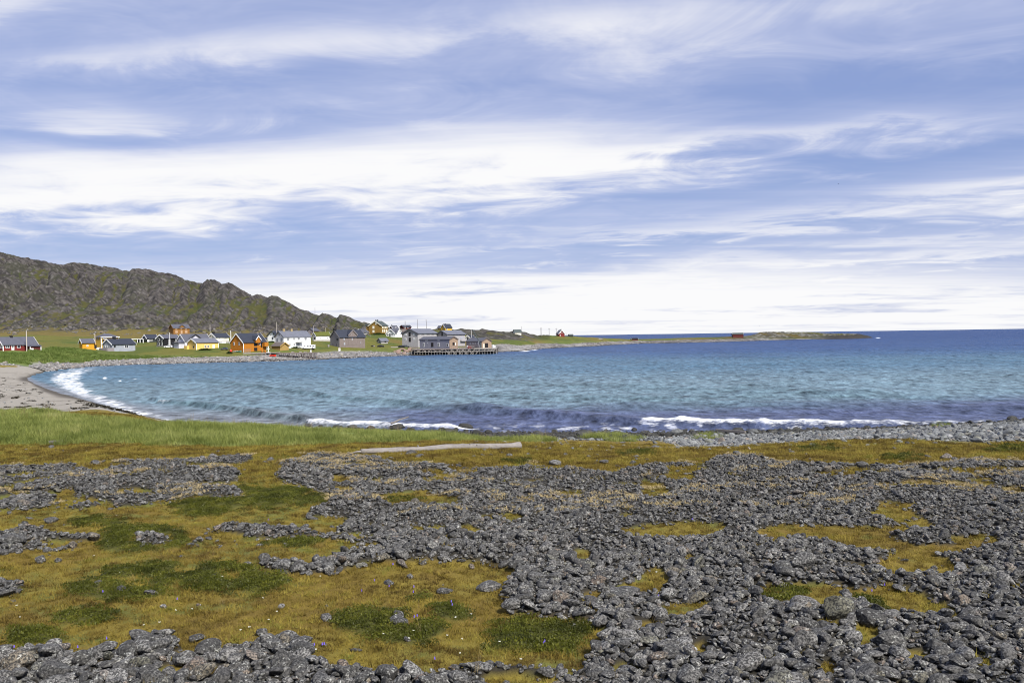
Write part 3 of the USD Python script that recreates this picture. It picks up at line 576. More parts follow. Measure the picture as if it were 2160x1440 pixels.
def leaf_cushion(n, rad, h, size, seed):
    r = np.random.default_rng(seed); vs, fs = [], []
    for k in range(n):
        ph, rr = r.uniform(0, 6.28), rad * math.sqrt(r.random()); top = h * (1 - (rr / rad) ** 2 * .7)
        p = np.array([rr * math.cos(ph), rr * math.sin(ph), top * r.uniform(.25, 1.0)]); d = r.normal(size=3); d[2] = abs(d[2]) * .9 + .2; d /= np.linalg.norm(d)
        s_ = np.cross(d, r.normal(size=3)); s_ /= np.linalg.norm(s_); L = size * r.uniform(.7, 1.5); b = len(vs)
        vs += [p - s_ * L * .35, p + s_ * L * .35, p + d * L + s_ * L * .2, p + d * L - s_ * L * .2]; fs += [[b, b + 1, b + 2], [b, b + 2, b + 3]]
    return trimesh.Trimesh(np.array(vs), np.array(fs), process=False)

def jitter_grid(y0, y1, step, alim=.66, growth=0.0, rng=RNG):
    """points of the ground, `step` apart (growing with distance)"""
    xs, ys = [], []
    y = y0
    while y < y1:
        st = step * (1 + growth * (y - y0)); x = np.arange(-min(alim, .64) * y - 3.5, min(alim, .64) * y + 3.5, st) if y < 60 else np.arange(-alim * y, alim * y, st)
        xs.append(x + rng.uniform(-.5, .5, len(x)) * st); ys.append(y + rng.uniform(-.5, .5, len(x)) * st); y += st
    return np.concatenate(xs), np.concatenate(ys)

# ------------------------------------------------------------------ the cobbles of the raised beach
sx, sy = jitter_grid(8.2, 41, .100)
ms_ = at(look_st, sx, sy); edge = fbm(np.stack([sx * .8, sy * .8, 0 * sx], -1), 3, 55)
dens = np.clip(1.35 * sstep(ms_, .12, .75) - (edge > .62) * .35 * (ms_ < .9), 0, 1)
keep = RNG.random(len(sx)) < dens
sx, sy, ms_ = sx[keep], sy[keep], ms_[keep]
rad = np.exp(RNG.normal(math.log(.054), .46, len(sx))); rad = np.clip(rad, .026, .145) * np.where(RNG.random(len(sx)) < .02, 1.6, 1)
rad *= (.75 + .5 * fbm(np.stack([sx * .3, sy * .3, 0 * sx], -1), 2, 91)) * np.interp(sy, [9, 14, 19, 26], [1.2, 1.05, .82, .78])
sz = ground_z(sx, sy) + rad * .22 + RNG.uniform(-.02, .05, len(sx)) * ms_
# ------------------------------------------------------------------ lone stones strewn on the turf
lx, ly = jitter_grid(8.2, 44, .62)
lm = at(look_st, lx, ly); lonely = fbm(np.stack([lx * .25, ly * .25, 0 * lx], -1), 3, 57)
ok = (lm < .25) & (at(look_ly, lx, ly) < .2) & (RNG.random(len(lx)) < np.where(ly > 29, .20, .11) * sstep(lonely, .35, .6) * 2 + .35 * sstep(lm, .02, .2))
lx, ly = lx[ok], ly[ok]; lr = np.clip(np.exp(RNG.normal(math.log(.075), .4, len(lx))), .03, .2); lz = ground_z(lx, ly) + lr * .15

NAMED = [  # photo pixel of the middle, width in photo pixels, height over width, flatness, label
    (1772, 1278, 66, .85, .9, 'big angular lichen-crusted boulder standing at the right end of the small turf pocket'),
    (1838, 1302, 64, .6, .7, 'squat rounded boulder just right of the big angular boulder'),
    (1708, 1322, 42, .9, .85, 'round black-speckled boulder below the left end of the right-hand turf pocket'),
    (1878, 1345, 70, .55, .6, 'broad flat boulder with white crust below the squat rounded boulder'),
    (1708, 1350, 36, 1.0, .9, 'dark-blotched boulder tucked below the round speckled boulder'),
    (1697, 1182, 58, .62, .6, 'wide dark boulder at the lower edge of the upper right cobble ridge'),
    (1185, 1262, 40, .95, .95, 'pointed greenish slab leaning above the dark green heath cushion'),
    (1393, 1300, 34, 1.1, 1.1, 'upright pointed stone at the lower left of a small grass pocket'),
    (1310, 1300, 36, 1.1, 1.1, 'narrow upright stone left of the upright pointed stone'),
    (1315, 1250, 84, .3, .35, 'long low slab below the tallest grass pocket in the cobbles'),
    (1280, 1292, 44, .4, .45, 'pale oblong stone at the upper right rim of the large heath cushion'),
    (36, 1392, 76, .55, .55, 'huge mottled boulder at the left end of the bottom cobble bank'),
    (314, 1425, 62, .6, .7, 'dark mossy boulder at the lower rim of the bottom left cobble bank'),
    (193, 1372, 24, .8, .8, 'pale round stone lying on turf above the bottom left bank'),
    (413, 1345, 38, .42, .42, 'elongated pale stone pointing away from the bottom left bank'),
    (553, 1333, 28, .6, .6, 'solitary oval stone on the turf right of the elongated pale stone'),
    (108, 1097, 30, .5, .6, 'white-flecked stone on the turf below the upper left cobble field'),
    (85, 1180, 25, .75, .8, 'smooth grey stone at the left edge turf, larger of a pair'),
    (122, 1181, 16, .7, .7, 'smooth grey stone at the left edge turf, smaller of a pair'),
    (199, 1133, 26, .75, .8, 'pale bulging stone at the left tip of the long heath cushion'),
    (28, 1135, 50, .5, .55, 'large weathered boulder at the left frame edge below the upper cobble field'),
    (558, 1176, 26, .85, .9, 'upright whitish boulder at the left end of the middle cobble row'),
    (597, 1192, 44, .45, .5, 'low lichen-striped boulder right of the upright whitish boulder'),
    (1030, 1236, 56, .3, .4, 'long flat stone at the right end of the middle turf'),
    (935, 1246, 42, .32, .4, 'low oblong stone in the turf left of the long flat stone'),
    (1997, 963, 26, .5, .6, 'smooth pale boulder alone on the turf above the right cobble field'),
    (1905, 1001, 32, .5, .55, 'domed pale-topped boulder at the upper rim of the right cobble field'),
    (1820, 981, 24, .6, .7, 'blocky dark boulder at the rim left of the domed pale-topped boulder'),
    (1746, 991, 18, .85, .9, 'pointed dark stone at the rim left of the blocky dark boulder'),
    (1170, 976, 28, .5, .6, 'grey hump of stone on the yellow turf below the driftwood log'),
    (1275, 973, 22, .5, .6, 'rough stone on the yellow turf right of the grey hump'),
    (200, 976, 20, .6, .65, 'pale stone on the crest of the upper left cobble field'),
    (495, 968, 18, .6, .65, 'pale stone at the right tip of the upper left cobble field'),
    (1845, 1203, 22, .6, .7, 'tan warm-coloured stone amid dark cobbles at right'),
    (1780, 1402, 24, .6, .7, 'brown rounded stone near the bottom of the right cobbles'),
    (1250, 1412, 30, .7, .7, 'black-spotted pale stone near the bottom middle of the cobbles'),
    (1885, 1420, 24, .7, .6, 'bright wedge-shaped stone near the bottom right'),
    (2115, 1150, 40, .55, .7, 'rounded dark boulder near the right frame edge'),
]
nx, nyy, nr = [], [], []
def on_ground(u, v):
    a, e = ray(u, v); ys = np.geomspace(8, 240, 1500); below = EYE[2] + e * ys < near_h(np.stack([ys, 0 * ys + a], -1))
    y = ys[np.argmax(below)] if below.any() else 60.0; return a * y, y
def named_stone(u, v, w, hw, flat, label, k, name='boulder', cat='boulder', mat=None):
    X, Y = on_ground(u, v + w * hw * .35); R = w / 1800 * Y / 2
    m = rock_mesh(900 + k, 4 if w > 30 else 3, flat, .15, 11); m.vertices /= np.abs(m.vertices[:, :1]).max() * .98
    ht = np.ptp(m.vertices[:, 2]); m.vertices[:, 2] *= max(.5, hw * 2 / ht * 1.05); m.vertices *= R
    z = float(ground_z(X, Y)); m.vertices += np.array([X, Y, z + R * hw * .62])
    o = obj(name, m, mat or M_STONE, smooth=40); tag(o, label, cat); return X, Y, R
for k, (u, v, w, hw, flat, label) in enumerate(NAMED):
    X, Y, R = named_stone(u, v, w, hw, flat, label, k); nx.append(X); nyy.append(Y); nr.append(R)
nx, nyy, nr = map(np.array, (nx, nyy, nr))
def clear(x, y, f=.8):
    d = np.sqrt((x[:, None] - nx) ** 2 + (y[:, None] - nyy) ** 2); return (d > nr * f).all(1)
kk = clear(sx, sy); sx, sy, sz, rad, ms_ = sx[kk], sy[kk], sz[kk], rad[kk], ms_[kk]
kk = clear(lx, ly, 1.1); lx, ly, lz, lr = lx[kk], ly[kk], lz[kk], lr[kk]
# the three hundred largest in the picture stand alone; the others are one mass
in_view = lambda x, y, z, m=0: (lambda p: (p[0] > -m) & (p[0] < 2160 + m) & (p[1] < 1440 + m))(pixel(x, y, z))
allx, ally, allz, allr = np.concatenate([sx, lx]), np.concatenate([sy, ly]), np.concatenate([sz, lz]), np.concatenate([rad, lr])
lone = np.concatenate([np.zeros(len(sx), bool), np.ones(len(lx), bool)])
vis_ = in_view(allx, ally, allz, -6)
apparent = allr / ally * vis_
order = np.argsort(-apparent); single = np.zeros(len(allx), bool); single[order[:300 - len(NAMED)]] = True
def zone(u, v, lonely_):
    if lonely_: return 'grey stone lying loose on the yellow turf of the foreground', 'stones strewn over the foreground turf'
    if v > 1340 and u < 1200: return 'lichen-spotted cobble in the bank along the bottom left edge', 'cobbles of the bottom left bank'
    if u > 1060: return 'lichen-spotted cobble in the wide stone field at lower right', 'cobbles of the lower right stone field'
    if v < 1085: return 'dark lichened cobble in the upper left stone field', 'cobbles of the upper left stone field'
    return 'lichened cobble in the stone row crossing the middle turf', 'cobbles of the middle stone rows'
SHORT = []
for u, v, w, hw, flat, label in NAMED:
    s_ = label
    for cut in (' standing', ' just', ' below', ' tucked', ' at the', ' leaning', ' left of', ' above', ' in the', ' alone', ' lying', ' on the', ' amid', ' near', ' right of', ' pointing'): s_ = s_.split(cut)[0]
    SHORT.append((u, v, s_))
names_ = [s_[2] for s_ in SHORT]; SHORT = [s_ for s_ in SHORT if names_.count(s_[2]) == 1]
ORD = ['nearest', 'second', 'third', 'fourth', 'fifth', 'sixth', 'seventh', 'eighth', 'ninth', 'tenth', 'eleventh', 'twelfth', 'thirteenth', 'fourteenth', 'fifteenth', 'sixteenth', 'seventeenth', 'eighteenth', 'nineteenth', 'twentieth', 'twenty-first', 'twenty-second', 'twenty-third', 'twenty-fourth', 'twenty-fifth', 'twenty-sixth', 'twenty-seventh', 'twenty-eighth', 'twenty-ninth', 'thirtieth']
MARKS = {}
for i in np.where(single)[0]:
    u, v = pixel(allx[i], ally[i], allz[i]); k = int(np.argmin([(u - a) ** 2 + (v - b) ** 2 for a, b, _ in SHORT])); a, b, nm = SHORT[k]
    way = ('to the right of' if u > a else 'to the left of') if abs(u - a) > abs(v - b) else ('above' if v < b else 'below')
    MARKS.setdefault((way, nm), []).append(((u - a) ** 2 + (v - b) ** 2, int(i)))
COBBLE_LABEL = {}
for (way, nm), found in MARKS.items():
    for q, (_, i) in enumerate(sorted(found)):
        what = 'loose grey stone' if lone[i] else 'lichen-spotted cobble'
        COBBLE_LABEL[i] = f'{ORD[q] if q < len(ORD) else "farther"} {what} {way} the {nm}'
for i in np.where(single)[0]:
    m = rock_mesh(2000 + int(i), 3, RNG.uniform(.36, .64), RNG.uniform(.06, .15), int(RNG.integers(7, 13))); q = trimesh.transformations.euler_matrix(RNG.normal(0, .35), RNG.normal(0, .35), RNG.uniform(0, 6.28))
    m.apply_transform(q); m.vertices = m.vertices * allr[i] * 1.08 + np.array([allx[i], ally[i], allz[i] + allr[i] * .12])
    u, v = pixel(allx[i], ally[i], allz[i]); lab, grp = zone(u, v, lone[i])
    o = obj('cobble', m, M_STONE, smooth=45); tag(o, COBBLE_LABEL[int(i)], 'stone', grp)
rest = ~single
def stone_scatter(name, x, y, z, r, label, mat, protos, cat='stones'):
    n = len(x); s = r[:, None] * RNG.uniform(.88, 1.12, (n, 3))
    scatter(name, protos, mat, np.stack([x, y, z], -1), yaw_quats(n, .35), s, RNG.integers(0, len(protos), n), label, cat, 'stone', smooth=True)
mcob = rest & ~lone
stone_scatter('cobble_field', allx[mcob], ally[mcob], allz[mcob], allr[mcob], 'countless grey lichen-covered cobbles of the raised beach', M_STONE, STONE_LO)
# small stones filling the gaps
fx, fy_ = jitter_grid(8.2, 26, .125); km = (at(look_st, fx, fy_) > .45) & (RNG.random(len(fx)) < .55); fx, fy_ = fx[km], fy_[km]
fr_ = np.exp(RNG.normal(math.log(.038), .3, len(fx))); stone_scatter('small_stones', fx, fy_, ground_z(fx, fy_) + .02, fr_, 'small stones filling the gaps between the cobbles', M_STONE, STONE_LO)
ml = rest & lone; stone_scatter('turf_stones', allx[ml], ally[ml], allz[ml], allr[ml], 'little grey stones half sunk in the turf', M_STONE, STONE_LO)
# ------------------------------------------------------------------ shingle by the water on the right
bx, by = jitter_grid(34, 76, .20, .72, .012); bm = at(look_pb, bx, by); bz = ground_z(bx, by)
tide = (by < 74) & (bz < 1.0) & (bz > -.15) & (bx > -14 - 5 * RNG.random(len(bx)))
ok = (RNG.random(len(bx)) < np.clip(sstep(bm, .25, .7) * .95, 0, 1)) | (tide & (RNG.random(len(bx)) < .42)) | ((RNG.random(len(bx)) < .03) & (by > 36) & (by < 60) & (bx > -2) & (bz > 1.2))
bx, by, bm, bz = bx[ok], by[ok], bm[ok], bz[ok]
br = np.clip(np.exp(RNG.normal(math.log(.095), .40, len(bx))), .05, .4)
wetm = bz < np.where(bx < 8, .8, .5)
stone_scatter('shingle', bx[~wetm], by[~wetm], bz[~wetm] + br[~wetm] * .2, br[~wetm], 'blue-grey rounded shingle above the waterline at right', M_PEBBLE, STONE_LO)
stone_scatter('tidal_stones', bx[wetm], by[wetm], bz[wetm] + br[wetm] * .1, br[wetm] * 1.15, 'small dark wet stones at the edge of the sea', M_WETROCK_PIER_SHADE, STONE_LO)
SHORE = [(648, 899, 16, 'dark round rock behind the tall grass, leftmost at the waterline'), (676, 900, 12, 'small dark rock next right from the leftmost waterline rock'), (712, 903, 22, 'low dark rock awash behind the grass tips'), (744, 903, 22, 'broad dark rock left of the twin waterline rocks'), (770, 899, 13, 'humped dark rock, upper of the twin waterline rocks'), (783, 904, 18, 'flat dark rock, lower of the twin waterline rocks'),
         (838, 904, 34, 'large jagged rock with a stranded branch at the waterline'), (866, 908, 24, 'smooth dark rock just right of the large jagged rock'), (945, 911, 28, 'rounded olive rock standing in the backwash'), (978, 905, 40, 'long flat dark slab in the white backwash'), (982, 895, 14, 'pointed black rock out in the surf'), (1010, 899, 12, 'small black rock right of the pointed surf rock'), (1032, 898, 16, 'twin-topped black rock in the surf'), (1005, 916, 30, 'wide weedy rock near the grass edge'), (1030, 914, 18, 'weedy rock right of the wide weedy rock'),
         (1110, 891, 16, 'low black rock far out in the surf'), (1128, 890, 12, 'steep black rock beside the low surf rock'), (1152, 891, 8, 'tiny black rock right of the steep surf rock'), (1225, 894, 10, 'single black rock left of the breaking wave'), (1170, 911, 14, 'brown weed-covered rock on the wet strand'), (1232, 918, 36, 'big flat olive boulder on the strand behind the sparse grass'), (1280, 914, 24, 'dark boulder right of the big flat olive boulder'), (1425, 914, 32, 'tall greenish boulder on the upper strand'), (1556, 911, 26, 'greenish rounded boulder behind the beach plank'), (1590, 912, 24, 'blue-grey boulder at the plank end'),
         (1630, 902, 24, 'dark flat rock at the foam line'), (1735, 900, 18, 'low dark rock at the foam line, right of the flat one'), (1812, 899, 22, 'black wedge rock where foam meets shingle'), (2002, 890, 14, 'small dark rock above the shingle tuft'), (2136, 884, 22, 'dark domed boulder at the right end of the shingle')]
for k, (u, v, w, label) in enumerate(SHORE):
    named_stone(u, v - w * .1, w, .48 if w > 20 else .7, .6, label, 300 + k, 'shore_rock', 'rock', M_WETROCK_PIER_SHADE if u < 1400 or k % 2 else M_PEBBLE)
# ------------------------------------------------------------------ plants
tx, ty = jitter_grid(8.4, 56, .16, .64, .012)
tm = (at(look_st, tx, ty) < .58) & (at(look_gr, tx, ty) < .6) & (at(look_ly, tx, ty) < .55) & (at(look_pb, tx, ty) < .4) & (at(look_sd, tx, ty) < .4) & (ground_z(tx, ty) > 1.35)
tm |= (at(look_st, tx, ty) > .5) & (RNG.random(len(tx)) < .02)
tx, ty = tx[tm], ty[tm]; n = len(tx)
turf = [blades(120, .16, .03, .085, .013, 1.5, 400 + k) for k in range(6)]
ts = RNG.uniform(.7, 1.35, n) * np.where(ty > 26, 1.5, 1.0); scatter('turf', turf, M_TURF, np.stack([tx, ty, ground_z(tx, ty)], -1), yaw_quats(n, .12), np.stack([ts, ts, ts * RNG.uniform(.7, 1.3, n)], -1), RNG.integers(0, 6, n), 'short dry yellow and olive turf between the stones', 'turf', 'tuft')
gx_, gy_ = jitter_grid(8.4, 42, .13, .64, .012); gm = at(look_gr, gx_, gy_); ok = RNG.random(len(gx_)) < sstep(gm, .22, .7) * .92
gx_, gy_ = gx_[ok], gy_[ok]; n = len(gx_); cus = [leaf_cushion(130, .16, .05, .018, 450 + k) for k in range(6)]
gs = RNG.uniform(.7, 1.25, n) * np.where(gy_ > 26, 1.3, 1); scatter('crowberry_heath', cus, M_HEATH, np.stack([gx_, gy_, ground_z(gx_, gy_) - .01], -1), yaw_quats(n, .15), np.stack([gs, gs, gs * RNG.uniform(.6, 1.7, n)], -1), RNG.integers(0, 6, n), 'dark green cushions of low heath shrubs in the turf', 'heath', 'cushion')
qx, qy = jitter_grid(34, 84, .36, .78, .006); qm = at(look_ly, qx, qy); lyn = fbm(np.stack([qx * .22, qy * .22, 0 * qx], -1), 3, 59); ok = RNG.random(len(qx)) < sstep(qm, .2, .75) * sstep(lyn, .22, .40)
qx, qy = qx[ok], qy[ok]; n = len(qx); lym = [blades(70, .30, .26, .56, .016, .85, 480 + k, 3) for k in range(8)]
qh = (sstep(at(look_ly, qx, qy), .2, .95) * .42 + .38) * (.55 + .9 * lyn[ok]); qs = RNG.uniform(.85, 1.2, n)
scatter('lyme_grass', lym, M_LYME, np.stack([qx, qy, ground_z(qx, qy)], -1), yaw_quats(n, .1), np.stack([qs, qs, qs * qh * RNG.uniform(.85, 1.2, n)], -1), RNG.integers(0, 8, n), 'tall bright green shore grass in a broad strip above the beach', 'grass', 'tuft')
# tall seed stalks along the crest of the grass, and dry stems in the cobbles
st_ = [blades(6, .10, .55, .85, .010, .25, 520 + k, 3) for k in range(4)]
kx = RNG.choice(n, min(420, n), replace=False); kx = kx[(qy[kx] > 46)]
pos = np.stack([qx[kx], qy[kx], ground_z(qx[kx], qy[kx])], -1); sc_ = RNG.uniform(.8, 1.15, len(kx))
scatter('seed_stalks', st_, M_STRAW, pos, yaw_quats(len(kx), .1), np.stack([sc_] * 3, -1), RNG.integers(0, 4, len(kx)), 'thin pale seed stalks rising above the shore grass', 'grass', 'stalk')
dx_, dy_ = jitter_grid(9, 34, 1.1); ok = RNG.random(len(dx_)) < .22; dx_, dy_ = dx_[ok], dy_[ok]
dst = [blades(5, .06, .10, .30, .006, .5, 540 + k, 2) for k in range(4)]
scatter('dry_stems', dst, M_STRAW, np.stack([dx_, dy_, ground_z(dx_, dy_)], -1), yaw_quats(len(dx_), .2), np.ones((len(dx_), 3)), RNG.integers(0, 4, len(dx_)), 'thin dry grass stems among stones and turf', 'grass', 'stem')
# pale dry moss between the far cobbles
px_, py_ = jitter_grid(22, 38, .45); pm = at(look_st, px_, py_); nzm = fbm(np.stack([px_ * .5, py_ * 1.1, 0 * px_], -1), 3, 97)
ok = (pm > .15) & (nzm > .60); px_, py_ = px_[ok], py_[ok]
M_MOSS = mat_leaf('pale_moss', [(0, (.26, .20, .10)), (1, (.42, .35, .20))], 2.0, .9, .1)
mo = [blades(150, .26, .03, .09, .02, 1.5, 560 + k) for k in range(3)]
scatter('pale_moss', mo, M_MOSS, np.stack([px_, py_, ground_z(px_, py_) + .05], -1), yaw_quats(len(px_), .1), np.stack([RNG.uniform(.7, 1.4, len(px_)), RNG.uniform(.7, 1.1, len(px_)), np.ones(len(px_))], -1), RNG.integers(0, 3, len(px_)), 'straw-coloured dry moss lying between the farther cobbles', 'moss', 'pad')
# flowers
def plain(name, c, rough=.6, spec=.3, metal=0.0):
    g = G(); p = g.add('principled_bsdf', base_color=c, roughness=rough, specular_ior_level=spec, metallic=metal); return g.make(name, p + '.BSDF')
M_BELL, M_WHITE_FL, M_STEM = plain('bell_petal', (.16, .10, .62)), plain('white_petal', (.75, .75, .68)), plain('flower_stem', (.07, .10, .02))
def flower(u, v, name, mat, label, cat, grp, h, r):
    X, Y = on_ground(u, v); z = float(ground_z(X, Y)); t = thing(name, label, cat, grp, (X, Y, z))
    obj('stem', bar([0, 0, -.02], [.01, .01, h], .003, 4), M_STEM, t)
    if mat is M_BELL:
        b = trimesh.creation.revolve(np.array([[.001, h + .012], [r * .6, h + .008], [r * .75, h - .010], [r, h - .024]]), sections=8); obj('bloom', b, mat, t)
    else:
        q = np.random.default_rng(int(u)); ps = [trimesh.creation.icosphere(1, r * .45) for _ in range(7)]
        for s_ in ps: s_.vertices = s_.vertices * [1, 1, .5] + np.array([q.uniform(-r, r), q.uniform(-r, r), h + q.uniform(-.004, .006)])
        obj('bloom', cat_(ps), mat, t)
BELLS = [(763, 1250), (790, 1227), (821, 1240), (872, 1252), (873, 1240), (954, 1279), (952, 1272), (874, 1305), (880, 1302), (663, 1364), (680, 1363), (684, 1362), (917, 1394), (1147, 1361), (1149, 1357), (1271, 1304), (1389, 1262), (225, 1351), (164, 1369), (217, 1251), (224, 1369), (374, 1268), (562, 1106), (566, 1098), (1460, 1098), (30, 1368), (1839, 1249), (1866, 1238), (829, 1193)]
for u, v in BELLS: flower(u, v + 3, 'harebell', M_BELL, 'tiny violet bell flower on a thin stem in the foreground turf', 'flower', 'violet harebells dotted over the foreground turf', .07, .0105)
WHITES = [(34, 1280), (304, 1322), (337, 1316), (42, 1306), (526, 1327), (508, 1333), (254, 1210), (554, 1265), (567, 1311), (584, 1294), (676, 1218), (872, 1334), (863, 1350), (809, 1342), (943, 1344), (975, 1351), (961, 1307), (994, 1298), (1054, 1359), (970, 1382), (1339, 1209), (1385, 1210), (1243, 1221), (1099, 1395), (371, 1290), (405, 1288), (469, 1218), (246, 1088), (198, 1175), (666, 1375)]
for u, v in WHITES: flower(u, v + 2, 'white_flower', M_WHITE_FL, 'small white flower head in the foreground turf', 'flower', 'small white flowers dotted over the foreground turf', .05, .013)
# ------------------------------------------------------------------ driftwood
def mat_wood(name, c0, c1, scale=3.0, stretch=(12, 12, .6), rough=.8, bump=.4):
    g = G(); tcv = g.add('texture_coordinate') + '.object'; mp_ = g.add('mapping', {'vector': tcv}, scale=stretch) + '.vector'
    n = g.noise(mp_, scale, 4, .65); n2 = g.noise(g.add('geometry') + '.position', 1.3, 4, .6)
    c = g.ramp(g.math('add', g.math('multiply', n, .65), g.math('multiply', n2, .4)), [(.3, c0), (.75, c1)])
    b = g.add('bump', {'height': n}, strength=bump, distance=.01) + '.normal'
    p = g.add('principled_bsdf', {'base_color': c, 'normal': b}, roughness=rough, specular_ior_level=.2); return g.make(name, p + '.BSDF')
M_DRIFT = mat_wood('bleached_wood', (.11, .10, .092), (.27, .25, .235), 2.2, (1.2, 8, 8))
def log(p, q, r0, r1, seed, n=60, sec=14):
    r = np.random.default_rng(seed); p, q = np.array(p), np.array(q); d = q - p; L = np.linalg.norm(d); d /= L; a = np.cross(d, [0, 0, 1]); a /= np.linalg.norm(a); b = np.cross(d, a)
    vs = []
    for i in range(n):
        t = i / (n - 1); c = p + d * L * t + a * .06 * math.sin(5 * t) + b * .02 * math.sin(9 * t)
        ang = np.arange(sec) / sec * 2 * np.pi; ring = np.cos(ang)[:, None] * a + np.sin(ang)[:, None] * b
        rr = (r0 + (r1 - r0) * t) * (1 + .6 * (fbm(np.stack([0 * ang + t * 14, np.cos(ang), np.sin(ang)], -1), 3, seed) - .5)); vs.append(c + ring * rr[:, None])
    v = np.vstack(vs + [[p], [q]]); f = []
    for i in range(n - 1):
        for j in range(sec): k = (j + 1) % sec; f += [[i * sec + j, i * sec + k, (i + 1) * sec + k], [i * sec + j, (i + 1) * sec + k, (i + 1) * sec + j]]
    for j in range(sec): k = (j + 1) % sec; f += [[n * sec, k, j], [n * sec + 1, (n - 1) * sec + j, (n - 1) * sec + k]]
    return trimesh.Trimesh(v, f, process=False)
x0, y0 = on_ground(762, 957); x1, y1 = on_ground(1098, 946)
p0, p1 = np.array([x0, y0, float(ground_z(x0, y0)) + .10]), np.array([x1, y1, float(ground_z(x1, y1)) + .12])
t = thing('driftwood_log', 'long bleached driftwood log lying on the turf below the shore grass', 'log')
obj('trunk', log(p0, p1, .11, .16, 3), M_DRIFT, t, smooth=True)
xb, yb = on_ground(733, 957.5); obj('broken_tip', log([xb, yb, float(ground_z(xb, yb)) + .05], p0 + [.25, .02, -.02], .03, .055, 4, 14, 8), M_DRIFT, t, smooth=True)
for k, tt in enumerate((.34, .66, .70)):
    c = p0 + (p1 - p0) * tt; obj('knot', bar(c + [0, -.06, .05], c + [.05 * (k - 1), -.10, .17 if k < 2 else .13], .045, 8, .028), M_DRIFT, t)
x0, y0 = on_ground(1510, 916); x1, y1 = on_ground(1572, 917); z = float(ground_z(x0, y0))
tag(obj('beach_plank', cat_([bar([x0, y0, z + .30], [x1, y1, z + .32], .10, 4)]), M_DRIFT), 'straight pale plank lying on the upper beach among shingle', 'plank')
x0, y0 = on_ground(104, 936); x1, y1 = on_ground(133, 936); z = float(ground_z(x0, y0))
tag(obj('driftwood_board', cat_([box(min(x0, x1), max(x0, x1), y0 - .09, y0 + .12, z + .02, z + .13)]), M_DRIFT), 'short whitish board at the lower edge of the tall grass, far left', 'board')
x0, y0 = on_ground(1408, 945); x1, y1 = on_ground(1450, 944); z = float(ground_z(x0, y0))
tag(obj('beach_stick', log([x0, y0, z + .06], [x1, y1, z + .07], .04, .03, 8, 20, 8), M_DRIFT, smooth=True), 'thin bleached stick on the turf at the foot of the shingle', 'stick')
x0, y0 = on_ground(835, 906); z = float(ground_z(x0, y0))
tag(obj('stranded_branch', log([x0 - .4, y0, z + .5], [x0 + 1.0, y0 + .2, z + 1.0], .09, .04, 9, 20, 8), M_DRIFT, smooth=True), 'pale stranded branch leaning on the large jagged shore rock', 'branch')
# scraps of weed and pebbles over the dry sand
hx = RNG.uniform(-.66, -.42, 1500); hyy = RNG.uniform(62, 200, 1500); hz_ = ground_z(hx * hyy, hyy); okh = (at(look_sd, hx * hyy, hyy) > .6) & (hz_ > .45) & (RNG.random(1500) < .6 * sstep(hyy, 190, 70) + .05)
hx, hyy, hz_ = hx[okh] * hyy[okh], hyy[okh], hz_[okh]; half = RNG.random(len(hx)) < .45
stone_scatter('beach_pebbles', hx[half], hyy[half], hz_[half] + .01, RNG.uniform(.05, .16, half.sum()), 'scattered pale pebbles on the dry upper sand', M_PEBBLE, STONE_LO, 'pebbles')
scraps = (hx[~half], hyy[~half], hz_[~half])
# kelp wrack on the sand
wx = RNG.uniform(-.62, -.40, 2600); 
wy = shore_near(np.maximum(wx, A62)) - RNG.gamma(2.0, 2.2, len(wx)); wX = wx * wy; wz = ground_z(wX, wy)
okw = (wz > .30) & (wz < .80) & (wy > 64) & (fbm(np.stack([wX * .22, wy * .12, 0 * wX], -1), 3, 99) > .55)
wX, wy, wz = [np.concatenate([p_[okw], q_]) for p_, q_ in zip((wX, wy, wz), scraps)]; M_KELP = plain('kelp', (.028, .024, .014), .5)
kel = [leaf_cushion(26, .5, .12, .30, 580 + k) for k in range(3)]
ks = RNG.uniform(.25, .8, len(wX)); scatter('kelp_wrack', kel, M_KELP, np.stack([wX, wy, wz - .03], -1), yaw_quats(len(wX), .1), np.stack([ks, ks, ks * .5], -1), RNG.integers(0, 3, len(wX)), 'dark strands of washed-up seaweed along the tide line', 'seaweed', 'strand')
# ------------------------------------------------------------------ the village
def mat_paint(name, c, var=.25, rough=.7, wear=0.0, wearc=(.3, .28, .26), stretch=(1, 1, 1)):
    g = G(); pos = g.add('mapping', {'vector': g.add('geometry') + '.position'}, scale=stretch) + '.vector'
    n, n2 = g.noise(pos, 1.1, 5, .65), g.noise(pos, 6.0, 3, .6)
    k = g.math('add', g.math('multiply_add', n, 2 * var, 1 - var), g.math('multiply_add', n2, var, -.5 * var)); kc = g.add('combine_color', {'r': k, 'g': k, 'b': k}, color_type='rgb') + '.color'
    col_ = g.mix(1.0, c, kc, 'multiply')
    if wear: col_ = g.mix(g.add('map_range', {'value': n2}, range_type='smoothstep', from_min=.45, from_max=.65, to_min=0.0, to_max=wear, clamp=True) + '.result', col_, wearc)
    p = g.add('principled_bsdf', {'base_color': col_}, roughness=rough, specular_ior_level=.25); return g.make(name, p + '.BSDF')
